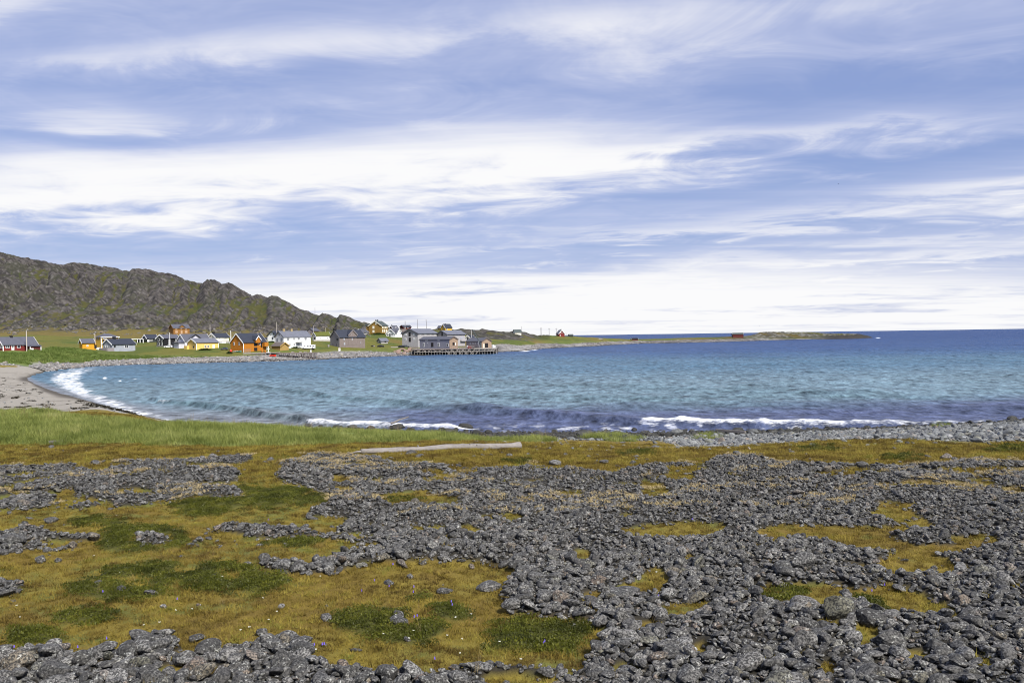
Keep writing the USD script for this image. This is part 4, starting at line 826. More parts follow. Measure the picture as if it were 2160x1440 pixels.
PT = {k: mat_paint(k, *v) for k, v in {
    'red_paint': ((.15, .022, .020),), 'ochre_paint': ((.50, .25, .018),), 'yellow_paint': ((.56, .345, .050),), 'pale_yellow_paint': ((.66, .46, .135),), 'orange_paint': ((.36, .135, .014),),
    'grey_blue_paint': ((.285, .305, .345),), 'lavender_paint': ((.50, .50, .56),), 'black_paint': ((.014, .014, .016),), 'green_black_paint': ((.035, .042, .042),), 'brown_paint': ((.22, .105, .026), .35), 'tan_paint': ((.31, .205, .070),),
    'white_paint': ((.80, .80, .79), .08), 'cream_paint': ((.62, .60, .50), .1), 'warehouse_paint': ((.315, .305, .315), .2), 'slate_paint': ((.165, .168, .205), .25), 'dark_red_paint': ((.085, .018, .016),), 'ochre_brown_paint': ((.205, .125, .028), .4),
    'grey_roof': ((.115, .122, .150), .35), 'blue_black_roof': ((.028, .033, .048), .3), 'mid_roof': ((.075, .078, .098), .3), 'green_roof': ((.060, .075, .075), .3), 'brown_roof': ((.105, .088, .080), .3), 'brick': ((.30, .23, .12), .3), 'black_brick': ((.015, .015, .015),), 'foundation': ((.33, .32, .30), .4)}.items()}
PT['bare_wood'] = mat_paint('bare_wood', (.27, .195, .135), .3, .8, .5, (.27, .21, .17), (4, 4, .4))
PT['weathered_wood'] = mat_paint('weathered_wood', (.150, .125, .120), .45, .85, .55, (.26, .215, .19), (3, 3, .5))
PT['weathered_grey'] = mat_paint('weathered_grey', (.215, .195, .205), .4, .85, .5, (.30, .27, .26), (3, 3, .5))
PT['pier_wood'] = mat_paint('pier_wood', (.30, .28, .255), .4, .85, .4, (.20, .17, .15), (2, 2, 1))
PT['dark_wood'] = mat_paint('dark_wood', (.10, .085, .075), .4, .85)
PT['sod'] = mat_paint('sod', (.085, .095, .020), .5, .95)
PT['opening'] = plain('dark_opening', (.012, .011, .012)); PT['glass'] = plain('window_glass', (.035, .042, .055), .12, .6)
PT['curtain'] = plain('curtained_glass', (.30, .32, .36), .3, .5); PT['board'] = plain('window_boards', (.40, .27, .17), .8)
PT['metal'] = plain('galvanised_metal', (.42, .42, .43), .45, .5, .4); PT['tyre'] = plain('tyre_rubber', (.012, .012, .012)); PT['pole_wood'] = plain('pole_wood', (.42, .38, .34), .8); PT['dark_pole'] = plain('dark_pole_wood', (.13, .12, .12), .8)
def land_hit(u, v, y0=205, y1=1050):
    a, e = ray(u, v); ys = np.linspace(y0, y1, 2600); h = far_h(np.stack([ys, 0 * ys + a], -1)); below = EYE[2] + e * ys < h
    if not below.any(): below = EYE[2] + e * ys < h + .6
    y = ys[np.argmax(below)] if below.any() else ys[np.argmax(h - e * ys)]
    return np.array([a * y, y, EYE[2] + e * y])
def pt(u, v, Y): a, e = ray(u, v); return np.array([a * Y, Y, EYE[2] + e * Y])
class House:
    """corner, front and gable given by the photo columns of their ends; standing at a real depth with real size"""
    def __init__(s, name, label, uf, uc, ug, vb, ve, vr, wall, roof, ratio=.65, P=None, trim='white_paint', cat='house', over=.35, hip=False, gable_mat=None, found=None, bothtrim=True):
        s.P = land_hit(uc, vb) if P is None else P; s.ppm = 1800 / s.P[1]; ppm = s.ppm; s.uf, s.uc, s.ug, s.vb = uf, uc, ug, vb
        f, g_ = abs(uf - uc), abs(ug - uc); th = math.atan2(g_ / ratio, f); s.L, s.W = f / ppm / math.cos(th), g_ / ppm / math.sin(th)
        av = s.P[0] / s.P[1]; F = np.array([av, 1, 0]); F /= np.linalg.norm(F); R = np.array([F[1], -F[0], 0]); sg = 1 if uf > uc else -1
        s.ex, s.ey = sg * R * math.cos(th) + F * math.sin(th), -sg * R * math.sin(th) + F * math.cos(th)
        s.flip = sg < 0; s.hw, s.hr = (vb - ve) / ppm, (vb - vr) / ppm * (1 + .0); s.over = over
        s.t = thing(name, label, cat, None, s.P); L, W, hw, hr = s.L, s.W, s.hw, s.hr; s.base = -1.2; s.trim = trim
        if not hip:
            v = [(x, y, z) for x in (0, L) for y, z in ((0, s.base), (W, s.base), (W, hw), (W / 2, hr), (0, hw))]
            fs = [[0, 1, 2], [0, 2, 4], [4, 2, 3], [5, 7, 6], [5, 9, 7], [9, 8, 7], [0, 4, 9], [0, 9, 5], [1, 6, 7], [1, 7, 2], [4, 3, 8], [4, 8, 9], [3, 2, 7], [3, 7, 8], [0, 5, 6], [0, 6, 1]]
        else: v = [(x, y, z) for x in (0, L) for y, z in ((0, s.base), (W, s.base), (W, hw), (0, hw))]; fs = [[0, 1, 2], [0, 2, 3], [4, 6, 5], [4, 7, 6], [0, 3, 7], [0, 7, 4], [1, 5, 6], [1, 6, 2], [3, 2, 6], [3, 6, 7]]
        s.part('wall', (v, fs), wall)
        if gable_mat: s.part('gable_cladding', ([(-.06, .02, s.base), (-.06, W - .02, s.base), (-.06, W - .02, hw - .03), (-.06, W / 2, hr - .06), (-.06, .02, hw - .03), (-.01, .02, s.base), (-.01, W - .02, s.base), (-.01, W - .02, hw - .03), (-.01, W / 2, hr - .06), (-.01, .02, hw - .03)], [[0, 1, 2], [0, 2, 4], [4, 2, 3], [0, 4, 9], [0, 9, 5], [1, 6, 7], [1, 7, 2], [2, 7, 8], [2, 8, 3], [3, 8, 9], [3, 9, 4]]), gable_mat)
        k = (hr - hw) / (W / 2); o = over; t_ = .16
        if hip:
            e = min(W, L) / 2
            v = [(-o, -o, hw - .05), (L + o, -o, hw - .05), (L + o, W + o, hw - .05), (-o, W + o, hw - .05), (e if L > W else L / 2, W / 2 if L >= W else e, hr), (L - e if L > W else L / 2, W / 2 if L >= W else W - e, hr)]
            s.part('roof', (v, [[0, 1, 5], [0, 5, 4], [1, 2, 5], [2, 3, 4], [2, 4, 5], [3, 0, 4], [0, 2, 1], [0, 3, 2]]), roof)
        else:
            for y0, z0, y1, z1 in ((-o, hw - o * k, W / 2, hr), (W + o, hw - o * k, W / 2, hr)):
                v = [(x, y, z + d) for x in (-o, L + o) for d in (.03, .03 + t_) for y, z in ((y0, z0), (y1, z1))]
                s.part('roof_slope', (v, [[0, 1, 3], [0, 3, 2], [4, 7, 5], [4, 6, 7], [0, 4, 5], [0, 5, 1], [2, 3, 7], [2, 7, 6], [0, 2, 6], [0, 6, 4], [1, 5, 7], [1, 7, 3]]), roof)
            if trim:
                for xx_ in ([-o - .06, L + o + .01] if bothtrim else [-o - .06]):
                    for y0, y1 in ((-o, W / 2), (W + o, W / 2)):
                        z0, z1 = hw - o * k, hr; b_ = .15
                        v = [(x, y, z + d) for x in (xx_, xx_ + .05) for d in (.22 - .30 - b_, .22) for y, z in ((y0, z0), (y1, z1))]
                        s.part('barge_board', (v, [[0, 1, 3], [0, 3, 2], [4, 7, 5], [4, 6, 7], [0, 4, 5], [0, 5, 1], [2, 3, 7], [2, 7, 6], [0, 2, 6], [0, 6, 4], [1, 5, 7], [1, 7, 3]]), trim)
        if found: s.part('foundation', box(-.08, L + .08, -.08, W + .08, s.base, found), 'foundation')
    def world(s, m):
        v, f, _ = meshkit.arrays(m); v = v[:, :1] * s.ex + v[:, 1:2] * s.ey + v[:, 2:] * np.array([0, 0, 1.0]); return v, (f[:, ::-1] if s.flip else f)
    def part(s, name, m, mat, parent=None): return obj(name, s.world(m), PT[mat], parent or s.t)
    def loc(s, face, u): return abs(u - s.uc) / abs(s.uf - s.uc) * s.L if face == 'f' else abs(u - s.uc) / abs(s.ug - s.uc) * s.W
    def fbox(s, face, c, z, w, h, d0, d1):
        return box(c - w / 2, c + w / 2, -d1, -d0, z - h / 2, z + h / 2) if face == 'f' else box(-d1, -d0, c - w / 2, c + w / 2, z - h / 2, z + h / 2)
    def win(s, face, u, v, w, h, panes=1, frame='white_paint', pane='glass', name='window'):
        c = s.loc(face, u); sc = s.L / abs(s.uf - s.uc) if face == 'f' else s.W / abs(s.ug - s.uc); z = (s.vb - v) / s.ppm; w, h = w * sc, h / s.ppm
        p = s.part(name, s.fbox(face, c, z, w, h, -.02, .07), frame)
        iw = (w - .10 * (panes + 1)) / panes
        for k in range(panes): s.part('pane', s.fbox(face, c - w / 2 + .10 + iw / 2 + k * (iw + .10), z, iw, h - .2, .05, .085), pane, p)
        return p
    def door(s, face, u, v, w, h, mat='white_paint', pane=None):
        c = s.loc(face, u); sc = s.L / abs(s.uf - s.uc) if face == 'f' else s.W / abs(s.ug - s.uc); z = (s.vb - v) / s.ppm
        p = s.part('door', s.fbox(face, c, z, w * sc, h / s.ppm, -.02, .075), mat)
        if pane: s.part('door_pane', s.fbox(face, c, z + h / s.ppm * .15, w * sc * .55, h / s.ppm * .5, .06, .09), pane, p)
    def opening(s, face, u, v, w, h): s.door(face, u, v, w, h, 'opening')
    def chimney(s, u, vt, w, mat='black_brick'):
        x = s.loc('f', u); r = w / s.ppm / 2; z = (s.vb - vt) / s.ppm; s.part('chimney', box(x - r, x + r, s.W / 2 - r, s.W / 2 + r, s.hr - .6, z), mat)
    def corner(s, mat='white_paint'):
        s.part('corner_board', box(-.09, .16, -.09, .02, s.base, s.hw - .15), mat); s.part('corner_board', box(s.L - .13, s.L + .09, -.09, .02, s.base, s.hw - .15), mat)
    def dormer(s, u, w, va, ve_, wall, roof, depth=.04, trim='white_paint', down=None):
        """a cross gable on the front: its own wall, two roof slopes and boards"""
        x = s.loc('f', u); hw_ = w / 2 * s.L / abs(s.uf - s.uc); za, ze = (s.vb - va) / s.ppm, (s.vb - ve_) / s.ppm; zb = s.hw - .3 if down is None else down; D = s.W / 2
        v = [(x + a_, y, z) for y in (-depth, D) for a_, z in ((-hw_, zb), (hw_, zb), (hw_, ze), (0, za), (-hw_, ze))]
        p = s.part('cross_gable', (v, [[0, 1, 2], [0, 2, 4], [4, 2, 3], [5, 7, 6], [5, 9, 7], [9, 8, 7], [0, 4, 9], [0, 9, 5], [1, 6, 7], [1, 7, 2]]), wall)
        k = (za - ze) / hw_; o = .25
        for sg in (-1, 1):
            v = [(x + sg * a_, y, z + d) for y in (-depth - .3, D) for d in (.03, .17) for a_, z in ((hw_ + o, ze - o * k), (0, za))]
            s.part('gable_roof', (v, [[0, 1, 3], [0, 3, 2], [4, 7, 5], [4, 6, 7], [0, 4, 5], [0, 5, 1], [2, 3, 7], [2, 7, 6], [0, 2, 6], [0, 6, 4], [1, 5, 7], [1, 7, 3]]), roof, p)
            if trim:
                v = [(x + sg * a_, y, z + d) for y in (-depth - .36, -depth - .31) for d in (-.16, .2) for a_, z in ((hw_ + o, ze - o * k), (0, za))]
                s.part('gable_board', (v, [[0, 1, 3], [0, 3, 2], [4, 7, 5], [4, 6, 7], [0, 4, 5], [0, 5, 1], [2, 3, 7], [2, 7, 6], [0, 2, 6], [0, 6, 4], [1, 5, 7], [1, 7, 3]]), trim, p)
        return p
    def bx(s, name, x0, x1, y0, y1, z0, z1, mat, parent=None): return s.part(name, box(x0, x1, y0, y1, z0, z1), mat, parent)

h = House('cottage', 'long low dark red cottage at the left edge with a black chimney', 70, 6.5, -9, 740.5, 726.5, 711.5, 'red_paint', 'mid_roof', .5); h.corner()
for u, w in ((15, 7.5), (35.5, 7)): h.win('f', u, 730.7, w, 7, 2 if w > 7 else 1)
h.door('f', 24.3, 733, 5, 11, 'white_paint', 'glass'); h.win('f', 44, 728.6, 3, 2.6); h.win('g', 1.0, 731, 3, 7); h.win('g', 4.8, 731, 2.4, 7); h.chimney(29.5, 707.6, 5)
x0 = h.loc('f', 51); h.bx('porch', x0, h.L + .3, -1.8, -.02, h.base, (740.5 - 731) / h.ppm, 'dark_red_paint'); h.part('porch_roof', ([(x0 - 1, -2.2, 9.4 / h.ppm), (h.L + .6, -2.2, 9.4 / h.ppm), (h.L + .6, .1, 13.2 / h.ppm), (x0 - 1, .1, 13.2 / h.ppm), (x0 - 1, -2.2, 9.9 / h.ppm), (h.L + .6, -2.2, 9.9 / h.ppm), (h.L + .6, .1, 13.8 / h.ppm), (x0 - 1, .1, 13.8 / h.ppm)], [[0, 2, 1], [0, 3, 2], [4, 5, 6], [4, 6, 7], [0, 1, 5], [0, 5, 4], [3, 7, 6], [3, 6, 2], [0, 4, 7], [0, 7, 3], [1, 2, 6], [1, 6, 5]]), 'mid_roof'); h.bx('porch_post', x0 - .1, x0 + .12, -1.98, -1.82, h.base, 9 / h.ppm, 'white_paint'); h.bx('gate', x0 + .3, x0 + 1.0, -2.0, -1.85, 0, 5 / h.ppm, 'white_paint'); h.bx('porch_post', h.L + .15, h.L + .35, -1.98, -1.84, h.base, 9 / h.ppm, 'white_paint')
h = House('shed', 'small ochre yellow shed with a grey roof left of the yellow hipped house', 196, 174, 168.5, 735.5, 722.4, 715, 'ochre_paint', 'mid_roof', .7, cat='shed'); h.win('f', 183.5, 729, 3, 4, 2); h.bx('annex', h.L, h.L + 5 / h.ppm, .3, h.W - .3, h.base, 11.5 / h.ppm, 'ochre_paint'); h.bx('annex_door', h.L + .2, h.L + 1.0, .22, .31, 0, 8 / h.ppm, 'opening')
h = House('house', 'yellow two-storey house with a dark hipped roof', 247.5, 213.5, 201.5, 734, 710.5, 703.2, 'yellow_paint', 'mid_roof', .75, hip=True); h.corner()
for u, v in ((205, 714), (209, 714)): h.win('g', u, v, 2.6, 4.5, 1, 'dark_wood')
for u, v, w in ((220, 713.5, 5), (239.5, 714, 5.5), (217.5, 725.5, 4), (232, 725, 5)): h.win('f', u, v, w, 4.6, 2 if w > 4 else 1)
h.part('dish', h.fbox('f', h.loc('f', 217.5), 16 / h.ppm, .7, .7, .05, .2), 'opening'); h.bx('cornice', -.3, h.L + .3, -.42, -.36, h.hw - .25, h.hw, 'white_paint')
h = House('cottage', 'grey-blue cottage with a dark roof and a tall black chimney near the beach', 282, 237, 218.5, 740.8, 725.8, 715.2, 'grey_blue_paint', 'blue_black_roof', .62); h.win('f', 264.5, 731, 7, 6.5, 2)
for u in (223, 227, 231.5): h.win('g', u, 730.6, 2.2, 4.4)
h.chimney(250, 710, 5.2); h.part('dish', h.fbox('f', h.loc('f', 241.5), 11 / h.ppm, .6, .6, .05, .25), 'opening'); h.bx('yard_fence', -2.0, -1.9, .2, h.W, h.base, 7.2 / h.ppm, 'weathered_grey'); h.bx('yard_fence', -2.0, .6, -.2, -.1, h.base, 7.2 / h.ppm, 'weathered_grey')
P = land_hit(290, 722.5); ppm = 1800 / P[1]; t = thing('carport', 'open carport with white posts beside the dark green house', 'carport', None, P)
obj('roof', cat_([box(-12 / ppm, 13 / ppm, -.3, 5, 7.2 / ppm, 8.4 / ppm)]), PT['mid_roof'], t); obj('fascia', box(-12 / ppm, 13 / ppm, -.36, -.31, 7.4 / ppm, 8.6 / ppm), PT['white_paint'], t)
for du in (-11, .5, 6, 12.5): obj('post', box(du / ppm - .11, du / ppm + .11, -.25, -.03, -1, 7.2 / ppm), PT['white_paint'], t)
obj('back_wall', box(-12 / ppm, 13 / ppm, 4.6, 4.8, -1, 7.2 / ppm), PT['green_black_paint'], t)
h = House('house', 'dark green single-storey house with a black roof behind the carport', 331, 310.5, 302, 722, 713, 706, 'green_black_paint', 'blue_black_roof', .65); h.win('f', 317.5, 716, 7, 6, 3); h.win('f', 327.5, 714.6, 5, 2.6, 2); h.door('f', 312.5, 718.5, 3.6, 4.5); h.win('g', 307, 715.5, 2, 5)
h = House('house', 'black two-storey house with white windows and a grey roof', 377, 346, 331.5, 731.3, 713, 706, 'black_paint', 'mid_roof', .62, found=.35)
for u in (335.5, 342): h.win('g', u, 715.6, 3.2, 6.6); h.win('g', u, 725, 3.2, 6.6)
h.win('f', 356.5, 716, 5, 6, 2); h.win('f', 371, 715.5, 5, 6, 2); h.win('f', 356.5, 724.4, 5, 6.2, 2); h.win('f', 370.5, 724.6, 9, 6.6, 4); h.chimney(352.5, 703.6, 3)
h = House('house', 'brown boarded house standing alone high on the slope under the hill', 398, 366, 358, 705, 691.6, 684.3, 'brown_paint', 'mid_roof', .6, trim='brown_paint'); h.dormer(383, 12, 685.5, 690.2, 'brown_paint', 'mid_roof', trim=None)
for u, v, w, hh in ((371.5, 694, 4, 3), (391, 694, 4, 3), (381.5, 693.6, 3, 3), (372, 700, 5, 5), (391, 700, 5, 5)): h.win('f', u, v, w, hh, 1, 'board', 'board')
h.door('f', 382, 700.6, 3.4, 7, 'board')
h = House('house', 'pale lavender house with a pointed gable and a wide cross gable behind the yellow cottage', 441, 390, 375, 734, 718.3, 705.2, 'lavender_paint', 'mid_roof', .5); h.dormer(411, 21, 705.6, 713.5, 'lavender_paint', 'mid_roof', .05, 'black_paint', 0)
h.win('f', 411, 715, 6, 3, 3, 'lavender_paint'); h.win('g', 382.5, 714, 3, 4); h.win('f', 395, 727, 2.4, 8, 1, 'white_paint', 'glass'); h.bx('entry', -2.2, -.02, .4, h.W * .75, h.base, 10 / h.ppm, 'lavender_paint'); h.bx('entry_roof', -2.6, -.02, .2, h.W * .8, 10 / h.ppm, 13 / h.ppm, 'mid_roof')
h = House('cottage', 'bright yellow cottage with a grey roof on the grassy bank', 459, 414, 397, 737.8, 722.2, 714.2, 'pale_yellow_paint', 'grey_roof', .6); h.corner(); h.win('f', 432.2, 731, 4, 5.6, 2); h.win('f', 438, 731, 4, 5.6, 2); h.door('f', 449, 732.4, 4.4, 10); h.win('f', 435.6, 723, 3.4, 1.8, 1, 'pale_yellow_paint'); h.win('g', 408.8, 731.5, 2.4, 4.4, 1, 'dark_wood'); h.win('g', 409, 721, 1.6, 4, 1, 'dark_wood'); h.bx('lean_to', -.9, -.02, h.W - .9, h.W + 1.0, h.base, 9 / h.ppm, 'pale_yellow_paint')
h = House('house', 'cream white house with a black roof behind the yellow cottage', 482, 455, 441, 724, 710.6, 703, 'cream_paint', 'blue_black_roof', .65, found=1.0); h.win('f', 462.5, 713.5, 4, 3, 2); h.win('f', 474.5, 713.5, 5.5, 3, 3); h.chimney(457.5, 699.4, 4.4); h.bx('steps', h.loc('f', 459), h.loc('f', 467), -2.6, -.05, h.base, 4.0 / h.ppm, 'white_paint')
h = House('storehouse', 'large orange storehouse with a dark roof and a hoist gable by the jetty', 561, 513.5, 487.5, 743, 721.6, 703.4, 'orange_paint', 'blue_black_roof', .68, cat='storehouse'); h.corner(); ORANGE = h
h.dormer(540.5, 9.5, 709, 716, 'orange_paint', 'blue_black_roof', .9); h.opening('f', 538.5, 725.6, 6.5, 9); h.opening('f', 538.5, 737, 6.5, 7); h.win('f', 547, 725, 4, 5.4, 1); h.opening('f', 550.6, 727, 2.6, 12)
for u in (494.7, 505.4): h.win('g', u, 724.6, 3.0, 6)
h.bx('side_store', h.loc('f', 553), h.loc('f', 561), -1.2, -.02, 11.5 / h.ppm, 20.5 / h.ppm, 'orange_paint'); h.part('flagstaff', bar([h.loc('f', 540.5), -.9, 33 / h.ppm], [h.loc('f', 540.5), -.9, 43 / h.ppm], .05), 'pole_wood')
h = House('boathouse', 'small tan boathouse with a brown roof in front of the white house', 574, 591, 609, 738.6, 728.6, 721.4, 'tan_paint', 'brown_roof', 1.0, trim='tan_paint', cat='boathouse', P=land_hit(591, 739.5)); h.bx('white_panel', h.L, h.L + .5, .3, 2.5, 1, 7.5 / h.ppm, 'white_paint'); h.part('door', h.fbox('g', h.W * .5, 5.2 / h.ppm, h.W * .6, 10 / h.ppm, 0, .06), 'tan_paint')
h = House('house', 'large white two-storey house with a grey roof and two yellowish chimneys', 655, 599, 580, 733.6, 710.3, 698.6, 'white_paint', 'grey_roof', .55, trim='grey_roof'); BIGWHITE = h
for u, v, w, hh in ((608, 715.5, 5.4, 6.5), (620, 715, 4, 5), (629.5, 714.6, 5, 6), (644, 715.2, 5.4, 6.5), (611, 727, 3.6, 6), (620, 727, 3.6, 6), (629, 726.5, 5, 5)): h.win('f', u, v, w, hh, 2, 'white_paint', 'glass')
for u, v, w, hh in ((589.5, 705, 2.6, 5), (585.6, 716.4, 3.2, 6.6), (594.2, 716.4, 3.2, 6.6)): h.win('g', u, v, w, hh, 1, 'grey_roof', 'curtain')
h.chimney(608.2, 693, 4.6, 'brick'); h.chimney(624.2, 693.2, 4.4, 'brick'); b = h.bx('balcony', h.loc('f', 622.5), h.loc('f', 636), -1.5, -.05, 11.0 / h.ppm, 12.0 / h.ppm, 'green_black_paint'); h.bx('balcony_rail', h.loc('f', 622.5), h.loc('f', 636), -1.5, -1.42, 12.6 / h.ppm, 15.5 / h.ppm, 'white_paint', b)
h = House('house', 'white gabled house with a dark roof half hidden behind the large white house', 560, 583, 566, 719.5, 707, 698.4, 'white_paint', 'mid_roof', .6, trim='mid_roof', P=land_hit(583, 721)) if False else House('house', 'white gabled house with a dark roof half hidden behind the large white house', 606, 583.5, 565, 720, 707.5, 698.4, 'white_paint', 'blue_black_roof', .75, trim='green_black_paint'); h.win('g', 578, 703.5, 2.6, 5, 1, 'green_black_paint'); h.win('g', 575.5, 713, 3, 5.4, 1, 'green_black_paint'); h.win('g', 572, 706, 2, 1.6, 1, 'green_black_paint'); h.part('side_roof', box(-.4, 3.0, h.W, h.W + 3.0, 4 / h.ppm, 9 / h.ppm), 'mid_roof')
h = House('shed', 'weathered pinkish shed with a dark red side at the foot of the hill', 672, 660.5, 649, 703.5, 697.5, 692.4, 'dark_red_paint', 'mid_roof', .9, trim=None, cat='shed', gable_mat='weathered_grey')
h = House('house', 'long white house with a green sod roof and a white garden wall', 696, 667, 659.5, 718.5, 707.4, 701, 'white_paint', 'sod', .45, trim='white_paint'); h.win('f', 675, 713.4, 2.6, 4, 1); h.win('f', 681.5, 713.6, 3, 1.4, 1); h.win('f', 691, 713.2, 2.4, 4, 1); h.win('g', 664, 713.4, 2.6, 4.4, 1, 'dark_wood'); h.win('g', 664, 706, 2.0, 3, 1, 'dark_wood'); h.bx('garden_wall', -2.5, h.L + .2, -2.2, -1.9, h.base, 2.2 / h.ppm, 'foundation')
h = House('barn', 'big weathered grey wooden barn with a black roof and a cross gable', 770.5, 716.5, 697, 732.5, 711, 696, 'weathered_wood', 'blue_black_roof', .6, trim='weathered_grey', cat='barn', gable_mat='weathered_grey'); h.dormer(744, 18, 696, 706, 'weathered_wood', 'blue_black_roof', .06, 'weathered_grey', 1.0)
for u, v, w, hh in ((726, 715, 3.4, 5), (726.5, 725, 3.4, 6), (743, 715, 2.4, 6), (742, 705.6, 1.4, 2.6), (761, 723.5, 1.3, 5)): h.win('f', u, v, w, hh, 1, 'weathered_grey', 'curtain')
h.win('g', 712, 715.5, 3.6, 5, 1, 'weathered_grey', 'opening'); h.win('g', 703, 727, 1.4, 6, 1, 'weathered_grey', 'opening'); h.win('g', 711, 727, 1.4, 6, 1, 'weathered_grey', 'opening'); h.part('rafter_end', box(-.5, .4, h.W * .4, h.W * .6, h.hr - .1, h.hr + .6), 'opening')
h = House('house', 'ochre-brown two-storey house with two black chimneys on the rise', 818.5, 805, 778, 704.5, 686.4, 677, 'ochre_brown_paint', 'green_roof', 1.0, trim='cream_paint'); h.chimney(807, 673.6, 1.8); h.chimney(810.6, 673.6, 1.8)
for u, v, w, hh in ((788, 690, 4, 5.4), (793.6, 682, 3.2, 4.6), (788, 698.5, 4, 5)): h.win('g', u, v, w, hh, 2, 'cream_paint', 'cream_paint')
for u in (807, 810, 813.2, 816): h.win('f', u, 689.5, 1.9, 6, 1, 'cream_paint', 'cream_paint')
for u in (807.4, 811.4, 815.4): h.win('f', u, 697.6, 2.2, 6.4, 1, 'cream_paint', 'cream_paint')
h.part('side_wing', box(.4, h.L - .4, h.W - .2, h.W + 1.6, h.base, h.hw), 'ochre_brown_paint'); h.part('wing_roof', box(0, h.L, h.W - .4, h.W + 2.0, h.hw, h.hw + .9), 'green_roof')
h = House('house', 'low white house with a grey roof peeping out behind the grey barn', 777, 764, 750, 705.6, 700.6, 694.2, 'white_paint', 'mid_roof', .8); h.win('f', 770, 703, 5, 2, 2)
h = House('house', 'dark red house with white window frames behind the white gabled house', 840, 829, 822, 699, 692.4, 686.8, 'dark_red_paint', 'mid_roof', .7); h.win('f', 835, 691.4, 3.4, 3, 2); h.win('f', 832, 696, 2.2, 3); h.chimney(830, 684.6, 1.4)
h = House('house', 'low dark brown house with a flat-looking roof under the lattice mast', 867, 851, 844, 695, 689.6, 686, 'dark_red_paint', 'blue_black_roof', .8, trim='dark_red_paint'); h.win('f', 855, 691.4, 2, 2.4); h.win('f', 860, 691.4, 2, 2.4)
h = House('house', 'white house with a broad gable and a small porch left of the large warehouse', 848, 833.5, 815, 711.5, 702.6, 693.5, 'white_paint', 'mid_roof', .9); h.win('g', 826, 698.5, 4, 4, 2); h.win('g', 818.5, 705.5, 4, 4, 2); h.win('g', 827.5, 705, 3.6, 4.4, 2); h.win('g', 822.8, 706, 3, 6, 1, 'green_black_paint'); h.win('f', 838, 706, 3, 5, 2); h.win('f', 844, 705, 2.6, 5, 1); h.dormer(840, 7, 695, 699, 'white_paint', 'mid_roof', .6, 'white_paint', 0)
h = House('shed', 'pinkish grey shed roof between the white house and the warehouse', 858, 849, 843.5, 703, 699, 694.5, 'weathered_grey', 'brown_roof', .8, trim=None, cat='shed', gable_mat='weathered_grey')
h = House('shed', 'small grey hut with a dark doorway on the meadow', 818.5, 804, 796, 724.6, 719, 713.8, 'warehouse_paint', 'grey_roof', .8, trim='grey_roof', cat='shed'); h.win('g', 801, 720.6, 2.8, 4, 2); h.opening('f', 813, 719.8, 4, 4.2)
h = House('warehouse', 'largest grey warehouse with black hoist doors in its left gable', 924, 882, 848.5, 733.5, 702.6, 693.4, 'warehouse_paint', 'grey_roof', .55, trim='mid_roof', cat='warehouse', over=.5); h.opening('g', 864.6, 704.4, 4.4, 8.6); h.opening('g', 864.8, 716, 4.2, 8.8)
for u in (855.5, 873.8):
    for v in (705, 714.6): h.win('g', u, v, 4, 4.2, 2, 'white_paint', 'curtain')
for u in (887, 898, 908.6, 919): h.win('f', u, 704.8, 4, 3.4, 2, 'white_paint', 'curtain')
WARE = h
h = House('warehouse', 'second grey warehouse with a narrow black opening under its gable, right of the largest', 982, 943.5, 922, 731, 704.6, 697.4, 'warehouse_paint', 'grey_roof', .55, trim='mid_roof', cat='warehouse', over=.5); h.opening('g', 933, 704, 2.8, 8); h.win('f', 974, 713, 6, 4, 1, 'curtain', 'curtain'); h.bx('duct', h.loc('f', 971), h.loc('f', 982), -1.0, -.05, 11 / h.ppm, 13.5 / h.ppm, 'warehouse_paint')
h = House('cottage', 'white house with a dark blue roof behind the pier sheds', 1003, 993, 981, 714, 705, 699.4, 'white_paint', 'blue_black_roof', .8, P=land_hit(993, 722)); h.P[2] += 0; h.win('g', 986.5, 706.5, 3, 5, 1, 'green_roof')
h = House('house', 'bright yellow house with a dark roof on the skyline above the warehouses', 953.5, 939.5, 930, 696.5, 690.6, 683.4, 'yellow_paint', 'blue_black_roof', .7); h.chimney(944, 681.8, 1.4); h.win('f', 942, 694, 2, 4, 1); h.win('g', 936, 690.5, 1.8, 2.6, 1)
h.bx('wing', .6, h.L * .55, h.W, h.W * 1.9, h.base, h.hw * .85, 'yellow_paint'); h.part('wing_roof', ([(0, h.W, h.hw * .8), (h.L * .6, h.W, h.hw * .8), (h.L * .3, h.W, h.hr * .8), (0, h.W * 2, h.hw * .8), (h.L * .6, h.W * 2, h.hw * .8), (h.L * .3, h.W * 2, h.hr * .8)], [[0, 3, 5], [0, 5, 2], [1, 2, 5], [1, 5, 4], [0, 2, 1], [3, 4, 5]]), 'mid_roof')
h = House('cottage', 'small cream cottage with a dark green roof on top of the rocky knoll', 1099.5, 1086, 1082, 704, 700.2, 695.4, 'cream_paint', 'green_roof', .7, trim=None)
h = House('house', 'bright red house with a grey roof standing alone on the spit', 1173.5, 1179, 1191, 709.4, 703, 696, 'red_paint', 'grey_roof', .9); h.chimney(1177.5, 694, 1.4, 'black_brick')
for u, v in ((1183, 701.5), (1188, 701), (1182, 707)): h.win('g', u, v, 1.8, 2.6, 1, 'white_paint', 'curtain')
h = House('shed', 'little dark shed right of the lone red house', 1208.5, 1200.5, 1199, 709.8, 706.6, 705.2, 'green_black_paint', 'green_roof', .5, trim=None, cat='shed')
h = House('boathouse', 'low dark turf-brown boathouse out on the narrow spit', 1345.5, 1333, 1330, 717.4, 715, 713.2, 'dark_red_paint', 'black_brick', .5, cat='boathouse')
h = House('boathouse', 'dark red boathouse near the end of the spit', 1567.5, 1546, 1543.5, 712, 704.8, 702, 'dark_red_paint', 'green_roof', .5, trim='white_paint', cat='boathouse')
